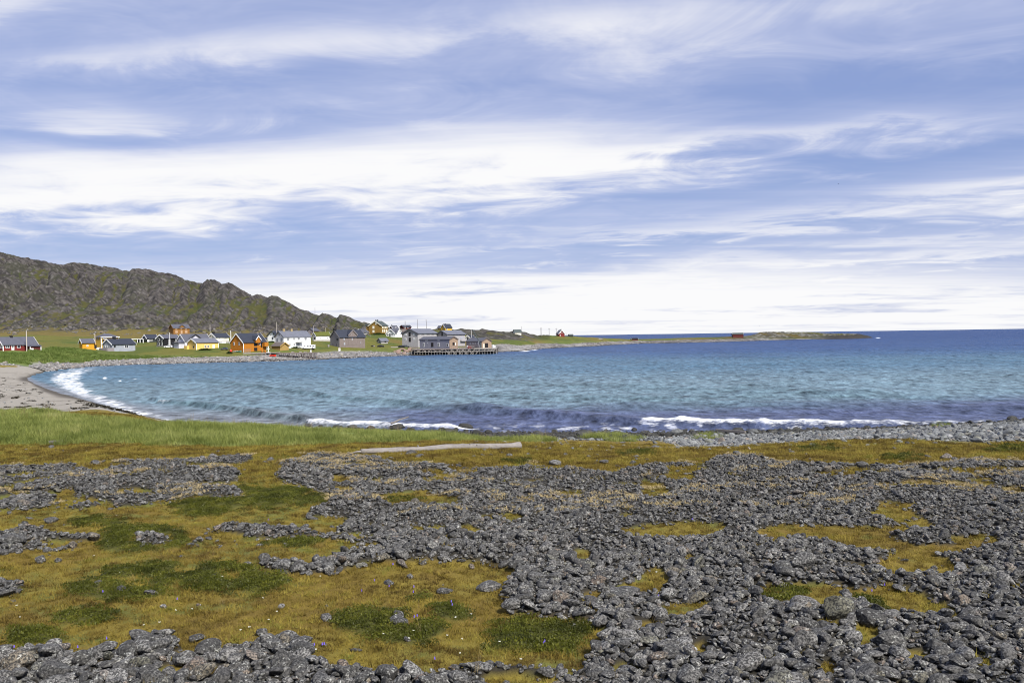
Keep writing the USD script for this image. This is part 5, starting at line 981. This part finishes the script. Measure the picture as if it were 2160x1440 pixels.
# ------------------------------------------------------------------ ruins and low walls
P = land_hit(1267, 716); ppm = 1800 / P[1]; t = thing('stone_ruin', 'low ruined stone wall on the spit behind the grass', 'ruin', None, P)
for k, (x, w, hh) in enumerate(((-5, 2.4, 1.2), (-2, 3, 2.4), (1.5, 2.6, 3.2), (4.4, 2, 1.6))): obj('stone_block', rock_mesh(700 + k, 2, .8).apply_scale([w / ppm, .8, hh / ppm]).apply_translation([x / ppm, 0, 0]), M_FARSTONE, t)
P = land_hit(199, 736); ppm = 1800 / P[1]; t = thing('garden_wall', 'low white wall between the ochre shed and the yellow house', 'wall', None, P); obj('wall', box(-12 / ppm, 13 / ppm, -.15, .15, -1, 3.4 / ppm), PT['white_paint'], t); obj('coping', box(-12.2 / ppm, 13.2 / ppm, -.2, .2, 3.4 / ppm, 3.7 / ppm), PT['foundation'], t)
# ------------------------------------------------------------------ poles
def pole(u, vt, vb, label, name='utility_pole', mat='pole_wood', r=.15, lamp=0, lean=0, cross=False, P=None, cat='pole'):
    P = land_hit(u, vb) if P is None else P; ppm = 1800 / P[1]; H = (vb - vt) / ppm; t = thing(name, label, cat, None, P)
    obj('shaft', bar([0, 0, -1], [lean / ppm, 0, H], r, 8, r * .7), PT[mat], t)
    if lamp: obj('arm', bar([0, 0, H - .05], [lamp / ppm, -.3, H + 1.4 / ppm], .07), PT['metal'], t); obj('lamp_head', bar([lamp / ppm * .8, -.25, H + 1.2 / ppm], [lamp / ppm * 1.5, -.35, H + 1.8 / ppm], .14), PT['metal'], t)
    if cross: obj('crossarm', box(-.7, .7, -.06, .06, H - .5, H - .36), PT[mat], t); [obj('insulator', bar([x, 0, H - .36], [x, 0, H - .15], .05), PT['curtain'], t) for x in (-.6, .6)]
pole(56.3, 696.5, 741, 'pale wooden street lamp post in front of the red cottage', 'street_lamp', lamp=3.2, cat='street lamp', r=.19)
pole(200.6, 702, 735.5, 'pale street lamp post left of the yellow hipped house', 'street_lamp', lamp=1.2, cat='street lamp', r=.17)
pole(358.3, 701, 731.4, 'white flagpole in front of the black two-storey house', 'flagpole', 'white_paint', .10, cat='flagpole')
pole(443.5, 685, 722, 'thin grey pole rising left of the black-roofed cream house', mat='pole_wood', r=.11)
pole(446.4, 705, 724, 'short pole before the gable of the black-roofed cream house', r=.11)
pole(487.3, 697, 730, 'white pole between the cream house and the orange storehouse', mat='white_paint', r=.13)
pole(583.6, 679, 720, 'tall pole rising beside the half-hidden white gabled house', r=.13)
pole(661.3, 687, 718, 'pole in front of the dark red side of the hillside shed', r=.12)
pole(664.6, 649, 664, 'mast standing high on the ridge of the hill', 'mast', 'metal', .13, cat='mast')
pole(686.3, 690, 703, 'pole at the foot of the hill above the sod-roofed house', r=.11)
pole(768.3, 690, 707, 'dark pole beside the low white house behind the barn', mat='dark_pole', r=.11)
pole(880.6, 673.2, 693.5, 'dark pole on the skyline above the largest warehouse, left of a pair', mat='dark_pole', r=.16)
pole(900.0, 673.6, 693.5, 'leaning dark pole on the skyline above the largest warehouse, right of a pair', mat='dark_pole', r=.16, lean=-1)
pole(1100.6, 688.3, 703, 'pole beside the cream cottage on the knoll', mat='dark_pole', r=.12)
pole(1141.4, 691.2, 709, 'stout dark power pole left of the lone red house', mat='dark_pole', r=.22, cross=True)
pole(1158.4, 692, 709.3, 'thin power pole between the stout pole and the lone red house', mat='dark_pole', r=.14, cross=True)
pole(1173.4, 692, 709, 'power pole right behind the lone red house', mat='dark_pole', r=.13, cross=True)
pole(1194, 701, 709, 'short fence pole right of the lone red house', mat='dark_pole', r=.10)
P = land_hit(855, 697); ppm = 1800 / P[1]; Hm = 20 / ppm; t = thing('lattice_mast', 'thin lattice antenna mast above the dark brown house', 'mast', None, P)
for dx, dy in ((-.45, 0), (.45, 0), (0, .6)): obj('leg', bar([dx, dy, -1], [dx * .35, dy * .35, Hm], .05), PT['metal'], t)
for k in range(6): z0, z1 = Hm * k / 6, Hm * (k + 1) / 6; f0, f1_ = 1 - .65 * k / 6, 1 - .65 * (k + 1) / 6; obj('brace', bar([-.45 * f0, 0, z0], [.45 * f1_, 0, z1], .03), PT['metal'], t)
# ------------------------------------------------------------------ vehicles
def car(u, v, wpx, paint, label, sg=1, tall=1.0, estate=False, P=None):
    P = land_hit(u, v) if P is None else P; ppm = 1800 / P[1]; s = wpx / ppm / 4.4; t = thing('parked_car', label, 'car', None, P)
    prof = [(-2.2, .35), (-2.2, .75), (-2.05, .95), (-1.9 if estate else -1.5, 1.0), (-1.75 if estate else -1.15, 1.45 * tall), (.25, 1.47 * tall), (1.0, 1.0), (2.0, .85), (2.2, .65), (2.2, .35)]
    body = trimesh.creation.extrude_polygon(shapely.Polygon([(x * sg, z) for x, z in prof]), 1.7, engine='earcut'); body.apply_transform([[1, 0, 0, 0], [0, 0, 1, -.85], [0, 1, 0, 0], [0, 0, 0, 1]]); body.apply_scale(s); obj('body', body, paint, t, smooth=25)
    gl_ = trimesh.creation.extrude_polygon(shapely.Polygon([(x * sg, z) for x, z in [(-1.8 if estate else -1.25, 1.03), (-1.68 if estate else -1.05, 1.38 * tall), (.2, 1.40 * tall), (.8, 1.03)]]), 1.74, engine='earcut'); gl_.apply_transform([[1, 0, 0, 0], [0, 0, 1, -.87], [0, 1, 0, 0], [0, 0, 0, 1]]); gl_.apply_scale(s); obj('side_window', gl_, PT['glass'], t)
    for x in (-1.35, 1.35):
        for y in (-.8, .8): w_ = trimesh.creation.cylinder(.34, .22, sections=14); w_.apply_transform(trimesh.transformations.rotation_matrix(math.pi / 2, [1, 0, 0])); w_.apply_translation([x, y, .34]); w_.apply_scale(s); obj('wheel', w_, PT['tyre'], t)
    for y in (-.6, .6): obj('headlight', box(sg * 2.2 - .04, sg * 2.2 + .04, y - .18, y + .18, .62, .78).apply_scale(s), PT['curtain'], t)
C_W, C_B, C_G, C_BL = plain('white_car_paint', (.75, .76, .78), .25, .5), plain('black_car_paint', (.012, .012, .015), .2, .6), plain('grey_car_paint', (.06, .068, .085), .25, .6), plain('blue_car_paint', (.10, .13, .19), .25, .6)
car(355.5, 733.6, 17, C_W, 'white estate car parked in front of the black house', -1, 1, True); car(369.5, 733, 12, C_BL, 'dark blue car parked right of the white estate car', 1)
car(473, 738, 15, C_G, 'dark grey estate car parked between the yellow cottage and the orange storehouse', -1, 1.1, True); car(803.5, 732, 15, C_B, 'black car parked on the meadow below the small grey hut', 1)
car(846, 732.2, 15, C_B, 'black car left of a pair parked beside the largest warehouse', -1, .95, P=land_hit(846, 733)); car(856, 732.6, 14, C_G, 'dark car right of a pair parked beside the largest warehouse', 1, 1.1, True, P=land_hit(857, 732.6))
P = BIGWHITE.P + BIGWHITE.ex * BIGWHITE.loc('f', 642) - BIGWHITE.ey * 3.2; P[2] = land_z(P[0], P[1]); ppm = 1800 / P[1]; t = thing('camper_van', 'white camper van parked in front of the large white house', 'camper van', None, P)
obj('body', box(-6 / ppm, 12 / ppm, -1.0, 1.0, .45, 10.2 / ppm), C_W, t); obj('cab', (lambda m: m)(trimesh.convex.convex_hull(np.array([(x / ppm, y, z / ppm) for y in (-.95, .95) for x, z in ((-14, 2.4), (-14, 5.0), (-10, 6.4), (-7.6, 9.4), (-6.05, 9.4), (-6.05, 2.4))]))), C_W, t); obj('windscreen', trimesh.convex.convex_hull(np.array([(x / ppm, y, z / ppm) for y in (-.97, .97) for x, z in ((-9.8, 6.5), (-7.8, 9.0), (-7.2, 9.0), (-7.2, 6.5))])), PT['glass'], t)
for x0_, x1_ in ((-3, 0), (2, 5), (8, 11)): obj('window', box(x0_ / ppm, x1_ / ppm, -1.03, -.99, 5.6 / ppm, 8.2 / ppm), PT['glass'], t)
for x in (-11, 8): w_ = trimesh.creation.cylinder(.36, 2.0, sections=14); w_.apply_transform(trimesh.transformations.rotation_matrix(math.pi / 2, [1, 0, 0])); w_.apply_translation([x / ppm, 0, .36]); obj('wheel', w_, PT['tyre'], t)
# ------------------------------------------------------------------ boats and things on the bank
def boat(P, Lm, Wm, Hm_, mat, label, rot=0, name='boat', inner='dark_wood'):
    n = 13; xs = np.linspace(-1, 1, n); v = []
    for x in xs:
        w = (1 - abs(x) ** 2.6) * .5 * Wm + .02; k = .15 * max(x, 0) ** 2 * Hm_
        v += [(x * Lm / 2, -w, Hm_ + k), (x * Lm / 2, -w * .7, Hm_ * .3), (x * Lm / 2, 0, .02), (x * Lm / 2, w * .7, Hm_ * .3), (x * Lm / 2, w, Hm_ + k), (x * Lm / 2, 0, Hm_ * .62)]
    f = []
    for i in range(n - 1):
        for j in range(6): a_, b_ = i * 6 + j, i * 6 + (j + 1) % 6; f += [[a_, b_, b_ + 6], [a_, b_ + 6, a_ + 6]]
    m = trimesh.Trimesh(np.array(v), np.array(f), process=False); m.apply_transform(trimesh.transformations.rotation_matrix(rot, [0, 0, 1])); t = thing(name, label, 'boat', None, P); obj('hull', m, mat, t, smooth=40)
    for x in (-.35, .2): s_ = box(x * Lm / 2 - .12, x * Lm / 2 + .12, -Wm * .42, Wm * .42, Hm_ * .8, Hm_ * .86); s_.apply_transform(trimesh.transformations.rotation_matrix(rot, [0, 0, 1])); obj('thwart', s_, PT[inner], t)
M_TEAL, M_REDB, M_RED2 = plain('teal_hull', (.08, .30, .28)), plain('red_plastic', (.70, .05, .03), .4), plain('dull_red_paint', (.28, .035, .035))
boat(land_hit(497, 742.6), 1.9, 1.0, .5, C_W, 'white dinghy lying on the grass left of the orange storehouse, beside the teal boat'); boat(land_hit(502.5, 742.8), 2.3, 1.1, .5, M_TEAL, 'teal rowing boat lying on the grass below the orange storehouse gable')
P = land_hit(487, 742.5); t = thing('mooring_buoy', 'red mooring buoy on the grass at the left corner of the orange storehouse', 'buoy', None, P); obj('float', trimesh.creation.icosphere(2, .45).apply_translation([0, 0, .4]), M_REDB, t, smooth=True); obj('eye', bar([0, 0, .8], [0, 0, 1.0], .08), PT['metal'], t)
# ------------------------------------------------------------------ jetties and pier
def plank_row(t, x0, x1, y0, y1, z0, z1, n, mat, name='plank'):
    for k in range(n): xa, xb = x0 + (x1 - x0) * k / n, x0 + (x1 - x0) * (k + 1) / n; obj(name, box(xa + .02, xb - .02, y0, y1, z0, z1 + RNG.uniform(-.02, .02)), mat, t)
def X_(u, Y): return ray(u, 730)[0] * Y
Yp = 345.5; zd = EYE[2] + ray(950, 735)[1] * Yp
t = thing('pier', 'long timber pier on cross-braced piles under the grey sheds', 'pier')
plank_row(t, X_(868, Yp), X_(1046, Yp), Yp - .5, Yp + 17, zd - .22, zd, 34, PT['pier_wood'])
obj('edge_beam', box(X_(868, Yp), X_(1000, Yp), Yp - .62, Yp - .5, zd - .38, zd + .05), PT['weathered_wood'], t); obj('edge_beam', box(X_(1000, Yp) + .01, X_(1047, Yp), Yp - .64, Yp - .5, zd - .42, zd + .10), PT['pier_wood'], t)
ups = list(np.arange(868, 1048, 5.95))
for k, u in enumerate(ups):
    x = X_(u, Yp); obj('pile', bar([x + RNG.normal(0, .06), Yp - .3, -2.0], [x, Yp - .3, zd - .2], .095, 7), PT['pier_wood'], t)
    if k % 2 == 0: obj('pile', bar([x + .5, Yp + 4, -2.0], [x + .5, Yp + 4, zd - .2], .13, 6), PT['dark_wood'], t); obj('pile', bar([x - .3, Yp + 9, -1.0], [x - .3, Yp + 9, zd - .2], .13, 6), PT['dark_wood'], t)  # back piles in darker wood, carrying the shade under the deck
vz = lambda v: EYE[2] + ray(950, v)[1] * Yp
obj('rail_beam', box(X_(876, Yp), X_(1042, Yp), Yp - .56, Yp - .44, vz(742.2) , vz(740.8)), PT['pier_wood'], t)
for u0_, u1_, v0_, v1_ in [(878, 889, 742, 736), (891, 901, 736, 742), (901, 909, 742, 737), (913, 922, 736, 742), (922, 937, 742, 736), (1003, 1013, 748, 736), (1018, 1026, 742, 736), (1028, 1034, 736, 742), (1034, 1041, 742, 736)] + [(u, u + 11.5, 736, 748) for u in np.arange(938, 998, 12)] + [(u, u + 11.5, 748, 736) for u in np.arange(944, 998, 12)]:
    obj('brace', bar([X_(u0_, Yp), Yp - .5 - .1 * (v0_ > v1_), vz(v0_)], [X_(u1_, Yp), Yp - .5 - .1 * (v0_ > v1_), vz(v1_)], .13, 4), PT['pier_wood'], t)
for u in np.arange(949, 1001, 4.2): obj('railing_post', box(X_(u, Yp) - .05, X_(u, Yp) + .05, Yp - .45, Yp - .35, zd, zd + 1.0), PT['weathered_wood'], t)
for z in (.45, .95): obj('railing_bar', box(X_(947, Yp), X_(1001, Yp), Yp - .47, Yp - .40, zd + z - .08, zd + z + .08), PT['weathered_wood'], t)
for u in np.arange(869, 884, 4): obj('railing_post', box(X_(u, Yp) - .05, X_(u, Yp) + .05, Yp - .45, Yp - .35, zd, zd + 1.0), PT['weathered_wood'], t)
for z in (.35, .65, .95): obj('railing_bar', box(X_(868, Yp), X_(883, Yp), Yp - .47, Yp - .40, zd + z - .08, zd + z + .08), PT['weathered_wood'], t)
for k in range(60): u = 864 + 3.02 * k; obj('pier_stone', rock_mesh(740 + k, 2, .8).apply_scale(RNG.uniform(.7, 1.3)).apply_translation([X_(u, Yp + 7), Yp + RNG.uniform(5.5, 8), RNG.uniform(-.1, 1.2)]), M_WETROCK_PIER_SHADE, t, smooth=40)  # dark stones added under the deck to stand in for its shade
Pc = pt(948, 735, Yp + .6); Pc[2] = zd
h = House('pier_shed', 'long slate-grey shed on the pier with a bare plank end gable', 884, 948, 966, 735, 715.6, 710.2, 'slate_paint', 'mid_roof', .34, P=Pc, trim='brown_roof', cat='shed', gable_mat='bare_wood', found=None, over=.25)
for u in (893.3, 925): h.win('f', u, 726.6, 4, 8, 2)
h.door('f', 911.6, 726.6, 5, 9, 'opening'); h.win('f', 944, 727.5, 4, 6, 1, 'white_paint', 'opening'); h.win('f', 899, 717.4, 5, 2, 2); h.win('f', 925.5, 717.2, 4, 2, 2); h.opening('g', 956.6, 725.4, 4.6, 6); h.win('g', 960.4, 725.6, 1.1, 6, 1, 'white_paint', 'white_paint'); h.win('f', 901, 723.4, 2, 2, 1, 'curtain', 'curtain')
Pc = pt(1016, 732.4, Yp + 1.2); Pc[2] = zd
h = House('pier_shed', 'shorter pier shed with an open doorway in its brown gable at the right end', 983, 1016, 1037, 732.6, 718.2, 711.6, 'weathered_grey', 'mid_roof', .6, P=Pc, trim='brown_roof', cat='shed', gable_mat='bare_wood', over=.25); h.opening('g', 1026, 727, 7, 9.4); h.door('g', 1020.4, 728, 2.6, 8.6, 'cream_paint'); h.door('f', 1013.6, 727.5, 1.8, 9)
for u in (992, 997.5, 1003, 1008): h.win('f', u, 722.8, 2.6, 2.2, 1)
t = thing('crane', 'slanting grey jib crane standing among the pier sheds', 'crane'); p0_, p1_ = pt(1014, 726, Yp + .2), pt(997, 695, Yp + .2)
obj('jib', bar(p0_, p1_, .20, 6, .14), PT['green_roof'], t); obj('jib_head', bar(p1_, p1_ + [-.5, 0, -.05], .14), PT['green_roof'], t); obj('mast', bar([p0_[0], p0_[1], zd], p0_ + [0, 0, .3], .28, 8), PT['green_roof'], t); obj('hoist_wire', bar(p1_ + [-.4, 0, 0], p1_ + [-.4, 0, -2.4], .02), PT['opening'], t); obj('ram', bar([p0_[0] - .6, p0_[1], zd + .4], p0_ + (p1_ - p0_) * .35, .09), PT['metal'], t)
pole(994.4, 696, 722, 'white flagpole with a small blue flag behind the pier sheds', 'flagpole', 'white_paint', .10, cat='flagpole', P=land_hit(994.4, 722))
def drum(u, label, hpx=5.5, mat=C_W, r=.33, dY=.4):
    P = pt(u, 732, Yp + dY); P[2] = zd; t = thing('barrel', label, 'barrel', None, P); hh = hpx / 1800 * Yp; obj('drum', trimesh.creation.revolve(np.array([[.001, 0], [r, 0], [r, hh * .33], [r * 1.05, hh * .35], [r, hh * .37], [r, hh * .68], [r * 1.05, hh * .7], [r, hh * .72], [r, hh], [.001, hh]]), sections=14), mat, t, smooth=40); obj('cap', bar([r * .4, 0, hh], [r * .4, 0, hh + .06], .08), PT['tyre'], t)
drum(1040.2, 'white barrel left of a pair at the right end of the pier', 6.5); drum(1043.3, 'white barrel right of a pair at the right end of the pier', 5.5); drum(986, 'white barrel standing beside the red crate on the pier', 6, C_W, .3, 1.0)
P = pt(991, 732, Yp + .5); P[2] = zd; t = thing('fish_crate', 'dull red crate stack on the pier in front of the shorter shed', 'crate', None, P); obj('crate', box(-1.0, .9, -.4, .4, 0, .55), M_RED2, t); obj('crate', box(-.8, .3, -.35, .35, .56, .95), M_RED2, t); obj('lid', box(-.82, .32, -.37, .37, .955, 1.0), PT['weathered_grey'], t)
P = pt(1003, 732, Yp + .5); P[2] = zd; t = thing('net_heap', 'black heap of nets on the pier left of the plank gable', 'nets', None, P); obj('netting', rock_mesh(801, 3, .5, .5).apply_scale([1.1, .6, .75]).apply_translation([0, 0, .3]), PT['opening'], t); obj('float_line', rock_mesh(802, 2, .4, .4).apply_scale([.5, .4, .4]).apply_translation([.8, -.2, .2]), PT['tyre'], t)
# old jetty
Yj = 300.5; zj = EYE[2] + ray(630, 743.6)[1] * Yj; vj = lambda v: EYE[2] + ray(630, v)[1] * Yj
t = thing('old_jetty', 'rickety old wooden jetty with crooked piles below the tan boathouse', 'jetty')
plank_row(t, X_(584, Yj), X_(669.5, Yj), Yj - .6, Yj + 4.5, zj - .18, zj, 24, PT['weathered_wood']); obj('edge_beam', box(X_(586, Yj), X_(670.5, Yj), Yj - .72, Yj - .6, zj - .3, zj + .08), PT['weathered_wood'], t)
rj = np.random.default_rng(21)
for k, u in enumerate(list(np.arange(588, 668, 4.6)) + [634, 637, 640.5, 643, 646.5, 650, 652, 655, 658, 662]):
    x = X_(u, Yj); obj('pile', bar([x + rj.normal(0, .25), Yj - .5 + rj.uniform(-.1, 1.5), -1.5], [x, Yj - .45 + rj.uniform(0, 1.2), zj - .1 + (.5 if k % 7 == 0 else 0)], .11, 6), PT['weathered_wood' if k % 3 else 'pier_wood'], t)
for k in range(14): u = rj.uniform(590, 662); obj('brace', bar([X_(u, Yj), Yj - .66, vj(rj.uniform(750, 757))], [X_(u + rj.uniform(-9, 9), Yj), Yj - .66, vj(rj.uniform(743, 747))], .065, 4), PT['pier_wood' if k % 2 else 'weathered_wood'], t)
obj('low_beam', box(X_(584, Yj), X_(618, Yj), Yj - .7, Yj - .55, vj(754), vj(753.2)), PT['pier_wood'], t); obj('low_beam', box(X_(596, Yj), X_(664, Yj), Yj - .7, Yj - .58, vj(749.6), vj(749)), PT['weathered_wood'], t)
for k, (u, l) in enumerate(((640, 7), (630, 5), (650, 6), (612, 6))): obj('loose_timber', box(X_(u, Yj), X_(u + l, Yj), Yj + .2 + .4 * k, Yj + .45 + .4 * k, zj + .03, zj + .25 + .1 * (k % 2)), PT['pier_wood'], t)
P = np.array([X_(655.5, Yj), Yj, zj]); t = thing('bollard', 'small white bollard at the outer end of the old jetty', 'bollard', None, P); obj('post', bar([0, 0, 0], [0, 0, .75], .2, 10, .17), PT['white_paint'], t); obj('cap', bar([0, 0, .751], [0, 0, .9], .26, 10), PT['white_paint'], t)
# deck and fence of the orange storehouse
Yd = 303.0; zk = EYE[2] + ray(540, 744)[1] * Yd; t = thing('wooden_deck', 'wooden deck with a slatted railing in front of the orange storehouse', 'deck')
plank_row(t, X_(513, Yd), X_(582, Yd), Yd - .4, Yd + 6, zk - .2, zk, 20, PT['weathered_grey']); obj('edge_beam', box(X_(513, Yd), X_(560, Yd), Yd - .52, Yd - .4, zk - .35, zk + .05), PT['pier_wood'], t)
for u in np.arange(514, 530, 1.25): obj('baluster', box(X_(u, Yd) - .045, X_(u, Yd) + .045, Yd - .36, Yd - .30, zk, zk + 1.35), PT['bare_wood'], t)
obj('handrail', box(X_(513, Yd), X_(530, Yd), Yd - .40, Yd - .26, zk + 1.35, zk + 1.45), PT['bare_wood'], t)
for u in (529, 544, 553, 560, 570): obj('deck_post', bar([X_(u, Yd), Yd - .3, -1], [X_(u, Yd), Yd - .3, zk - .2], .13, 6), PT['pier_wood'], t)
obj('cross_board', box(X_(530, Yd), X_(560, Yd), Yd - .5, Yd - .42, zk - 1.2, zk - 1.0), PT['pier_wood'], t); obj('cross_board', box(X_(530, Yd), X_(560, Yd), Yd - .5, Yd - .42, zk - .75, zk - .6), PT['dark_wood'], t)
for k, (u, nm_, m_, lb, w_) in enumerate(((552.5, 'wooden_barrel', 'orange_paint', 'orange wooden barrel on the deck, left of a pair', .45), (558.5, 'wooden_barrel', 'orange_paint', 'orange wooden barrel on the deck, right of a pair', .45))):
    P = np.array([X_(u, Yd), Yd + .3, zk]); t = thing(nm_, lb, 'barrel', None, P); obj('staves', trimesh.creation.revolve(np.array([[.001, 0], [.34, 0], [.44, .45], [.34, .9], [.001, .9]]), sections=14), PT[m_], t, smooth=40); obj('hoop', trimesh.creation.revolve(np.array([[.42, .3], [.445, .3], [.455, .38], [.43, .38], [.42, .3]]), sections=14), PT['dark_wood'], t)
P = np.array([X_(565.5, Yd), Yd + .2, zk]); t = thing('white_stand', 'white wooden stand at the right end of the storehouse deck', 'stand', None, P); obj('upright', box(-.12, .12, -.1, .1, 0, 2.3), PT['white_paint'], t); obj('crosspiece', box(-.5, .5, -.08, .08, 1.2, 1.4), PT['white_paint'], t); obj('foot', box(-.7, .7, -.3, .3, 0.003, .14), PT['white_paint'], t)
boat(pt(575.5, 751.8, 298.0), 2.2, 1.0, .62, M_REDB, 'bright red plastic boat pulled up on the stones beside the old jetty', .3)
P = land_hit(716, 742.5); ppm = 1800 / P[1]; t = thing('notice_board', 'small white notice board on posts above the stones below the grey barn', 'sign', None, P); obj('panel', box(-1.9 / ppm, 2.0 / ppm, -.05, .05, 2.2 / ppm, 8.6 / ppm), PT['white_paint'], t)
for x in (-1.5, 1.5): obj('post', box(x / ppm - .05, x / ppm + .05, .06, .14, -.6, 8 / ppm), PT['pier_wood'], t)
for k in range(3): obj('text_line', box(-1.3 / ppm, (1.2 - .4 * (k % 2)) / ppm, -.062, -.051, (7.2 - 1.5 * k) / ppm, (7.7 - 1.5 * k) / ppm), M_RED2 if k < 2 else PT['mid_roof'], t)
P = land_hit(693, 731.5); t = thing('oil_drum', 'pale drum in the grass left of the grey barn', 'drum', None, P); obj('drum', bar([0, 0, 0], [0, 0, .8], .4, 12), PT['weathered_grey'], t, smooth=40); obj('lid', bar([0, 0, .801], [0, 0, .85], .42, 12), PT['white_paint'], t)
P = land_hit(786, 731); t = thing('scrap_heap', 'dark heap of gear on the meadow right of the grey barn', 'heap', None, P); obj('tarpaulin', rock_mesh(811, 3, .6, .4).apply_scale([.75, .5, .65]).apply_translation([0, 0, .3]), PT['opening'], t); obj('crate', box(.4, 1.0, -.3, .3, 0, .5), PT['weathered_grey'], t)
for k in range(16):
    u, v = RNG.uniform(834, 866), RNG.uniform(736, 747); P = land_hit(u, v); m = rock_mesh(820 + k, 3, .6, .25).apply_scale(RNG.uniform(.5, 1.3)); m.vertices += P + [0, 0, .15]
    tag(obj('quarry_rock', m, plain('reddish_rock', (.22, .155, .125), .9) if k == 0 else f'/World/Looks/reddish_rock', smooth=35), 'brown-red rock in the pile at the left end of the long pier', 'rock', 'brown-red rocks at the pier end')
P = land_hit(832, 733); tag(obj('timber_stack', cat_([box(P[0] - 1.6, P[0] + 1.5, P[1] + .3 * k, P[1] + .3 * k + .25, P[2] + .1 * (k % 2), P[2] + .35 + .1 * (k % 2)) for k in range(4)]), PT['pier_wood']), 'pale timber stack on the bank left of the long pier', 'timber')
# low dark bushes
M_BUSH = mat_leaf('bush_leaves', [(0, (.02, .035, .008)), (1, (.06, .09, .02))], .8)
def bush(u, v, w, hpx, label):
    P = land_hit(u, v); ppm = 1800 / P[1]; t = thing('bush', label, 'bush', None, P); c = leaf_cushion(420, 1, 1, .22, int(u)); c.apply_scale([w / 2 / ppm, .8, hpx / ppm]); obj('foliage', c, M_BUSH, t); obj('stem', bar([0, 0, -.3], [0, 0, hpx / ppm * .5], .08), PT['dark_wood'], t)
bush(432, 739, 26, 4.5, 'long dark bush in front of the yellow cottage'); bush(625, 735, 24, 4, 'dark bush along the wall behind the tan boathouse'); bush(484, 746, 12, 5, 'dark bush on the bank left of the orange storehouse'); bush(798, 706, 30, 4, 'green hedge below the ochre-brown house'); bush(573, 722, 12, 3, 'dark shrub under the half-hidden white house')
M_HILLSTONE = mat_stone('hill_stone', (.115, .105, .098), .4, .5, .25)
# stones of the far bank, boulders below the crags, tall grass on the far bank: beyond counting
rb = np.random.default_rng(33); n = 5200; fa = rb.uniform(-.62, .30, n); kwid = np.where(fa < A62, 13.0, np.interp(fa, af, kw)); base_y = np.where(fa < A62, 203.0, shore_far(np.clip(fa, A62, 9)))
fyy = base_y + kwid * rb.uniform(-.05, 1.0, n); fxx = fa * fyy; fzz = far_h(np.stack([fyy, fa], -1)); ok = (fzz > -.3) & ~((fa > (862 - 1080) / 1800) & (fa < (1050 - 1080) / 1800) & (fyy < Yp + 26)); fxx, fyy, fzz = fxx[ok], fyy[ok], fzz[ok]; frr = np.clip(np.exp(rb.normal(math.log(.30), .4, len(fxx))), .12, 1.0)
stone_scatter('bank_stones', fxx, fyy, fzz, frr, 'grey stones of the bank along the far shore', M_FARSTONE, STONE_LO)
n = 1500; fa = rb.uniform(-.62, -.12, n); yb = np.interp(1080 + fa * 1800, uf[0], Ybase); fyy = yb + rb.uniform(-16, 45, n); fzz = far_h(np.stack([fyy, fa], -1)); frr = np.clip(np.exp(rb.normal(math.log(.50), .5, n)), .2, 1.8); pk = fbm(np.stack([fa * 60, fyy * .06, 0 * fa], -1), 3, 44) > .50; fa, fyy, fzz, frr = fa[pk], fyy[pk], fzz[pk], frr[pk]
stone_scatter('hill_boulders', fa * fyy, fyy, fzz, frr, 'pale fallen boulders strewn along the foot of the craggy hill', M_HILLSTONE, STONE_LO)
n = 6000; fa = rb.uniform(-.63, -.30, n); fyy = rb.uniform(222, 292, n); fzz = far_h(np.stack([fyy, fa], -1)); bb = np.interp(fa, af, bk[np.argmin(abs(Yf - 285))]); sfar = np.where(fa < A62, fyy - 216, fyy - shore_far(np.clip(fa, A62, 9)) - np.interp(fa, af, kw)); ok = (sfar > .5) & (sfar < 46) & (fzz > 1.2); fa, fyy, fzz = fa[ok], fyy[ok], fzz[ok]; gs = rb.uniform(1.2, 2.4, len(fa))
fg = [blades(60, .45, .22, .5, .05, .9, 600 + k, 2) for k in range(4)]
M_BANKG = mat_leaf('bank_grass_blades', [(0, (.11, .16, .032)), (.5, (.16, .21, .050)), (1, (.26, .27, .09))], .12, .6)
scatter('bank_grass', fg, M_BANKG, np.stack([fa * fyy, fyy, fzz], -1), yaw_quats(len(fa), .1), np.stack([gs, gs, gs * .9], -1), rb.integers(0, 4, len(fa)), 'tall green grass on the far bank below the cottages', 'grass', 'tuft')
# ------------------------------------------------------------------ gulls
M_GULL, M_DARKB = plain('gull_feathers', (.55, .55, .56)), plain('dark_feathers', (.05, .05, .06))
def gull(u, v, Y, span, mat, label):
    P = pt(u, v, Y); t = thing('seabird', label, 'bird', None, P); b_ = trimesh.creation.icosphere(2, 1.0); b_.vertices *= [.22 * span, .08 * span, .07 * span]; obj('body', b_, mat, t, smooth=True)
    for sg in (-1, 1): obj('wing', trimesh.convex.convex_hull(np.array([(.08, sg * .03, .02), (-.08, sg * .03, .02), (.06, sg * .3, .14), (-.07, sg * .3, .13), (-.06, sg * .5, .08), (.02, sg * .03, .0), (0, sg * .3, .12)]) * span), mat, t)
    obj('beak', bar([.21 * span, 0, 0], [.28 * span, 0, -.01], .015 * span), mat, t)
gull(1602, 687, 500, 1.2, M_GULL, 'gull gliding low over the far end of the spit'); gull(1768.6, 388.5, 300, .9, M_DARKB, 'dark seabird high in the cloudy sky at right')
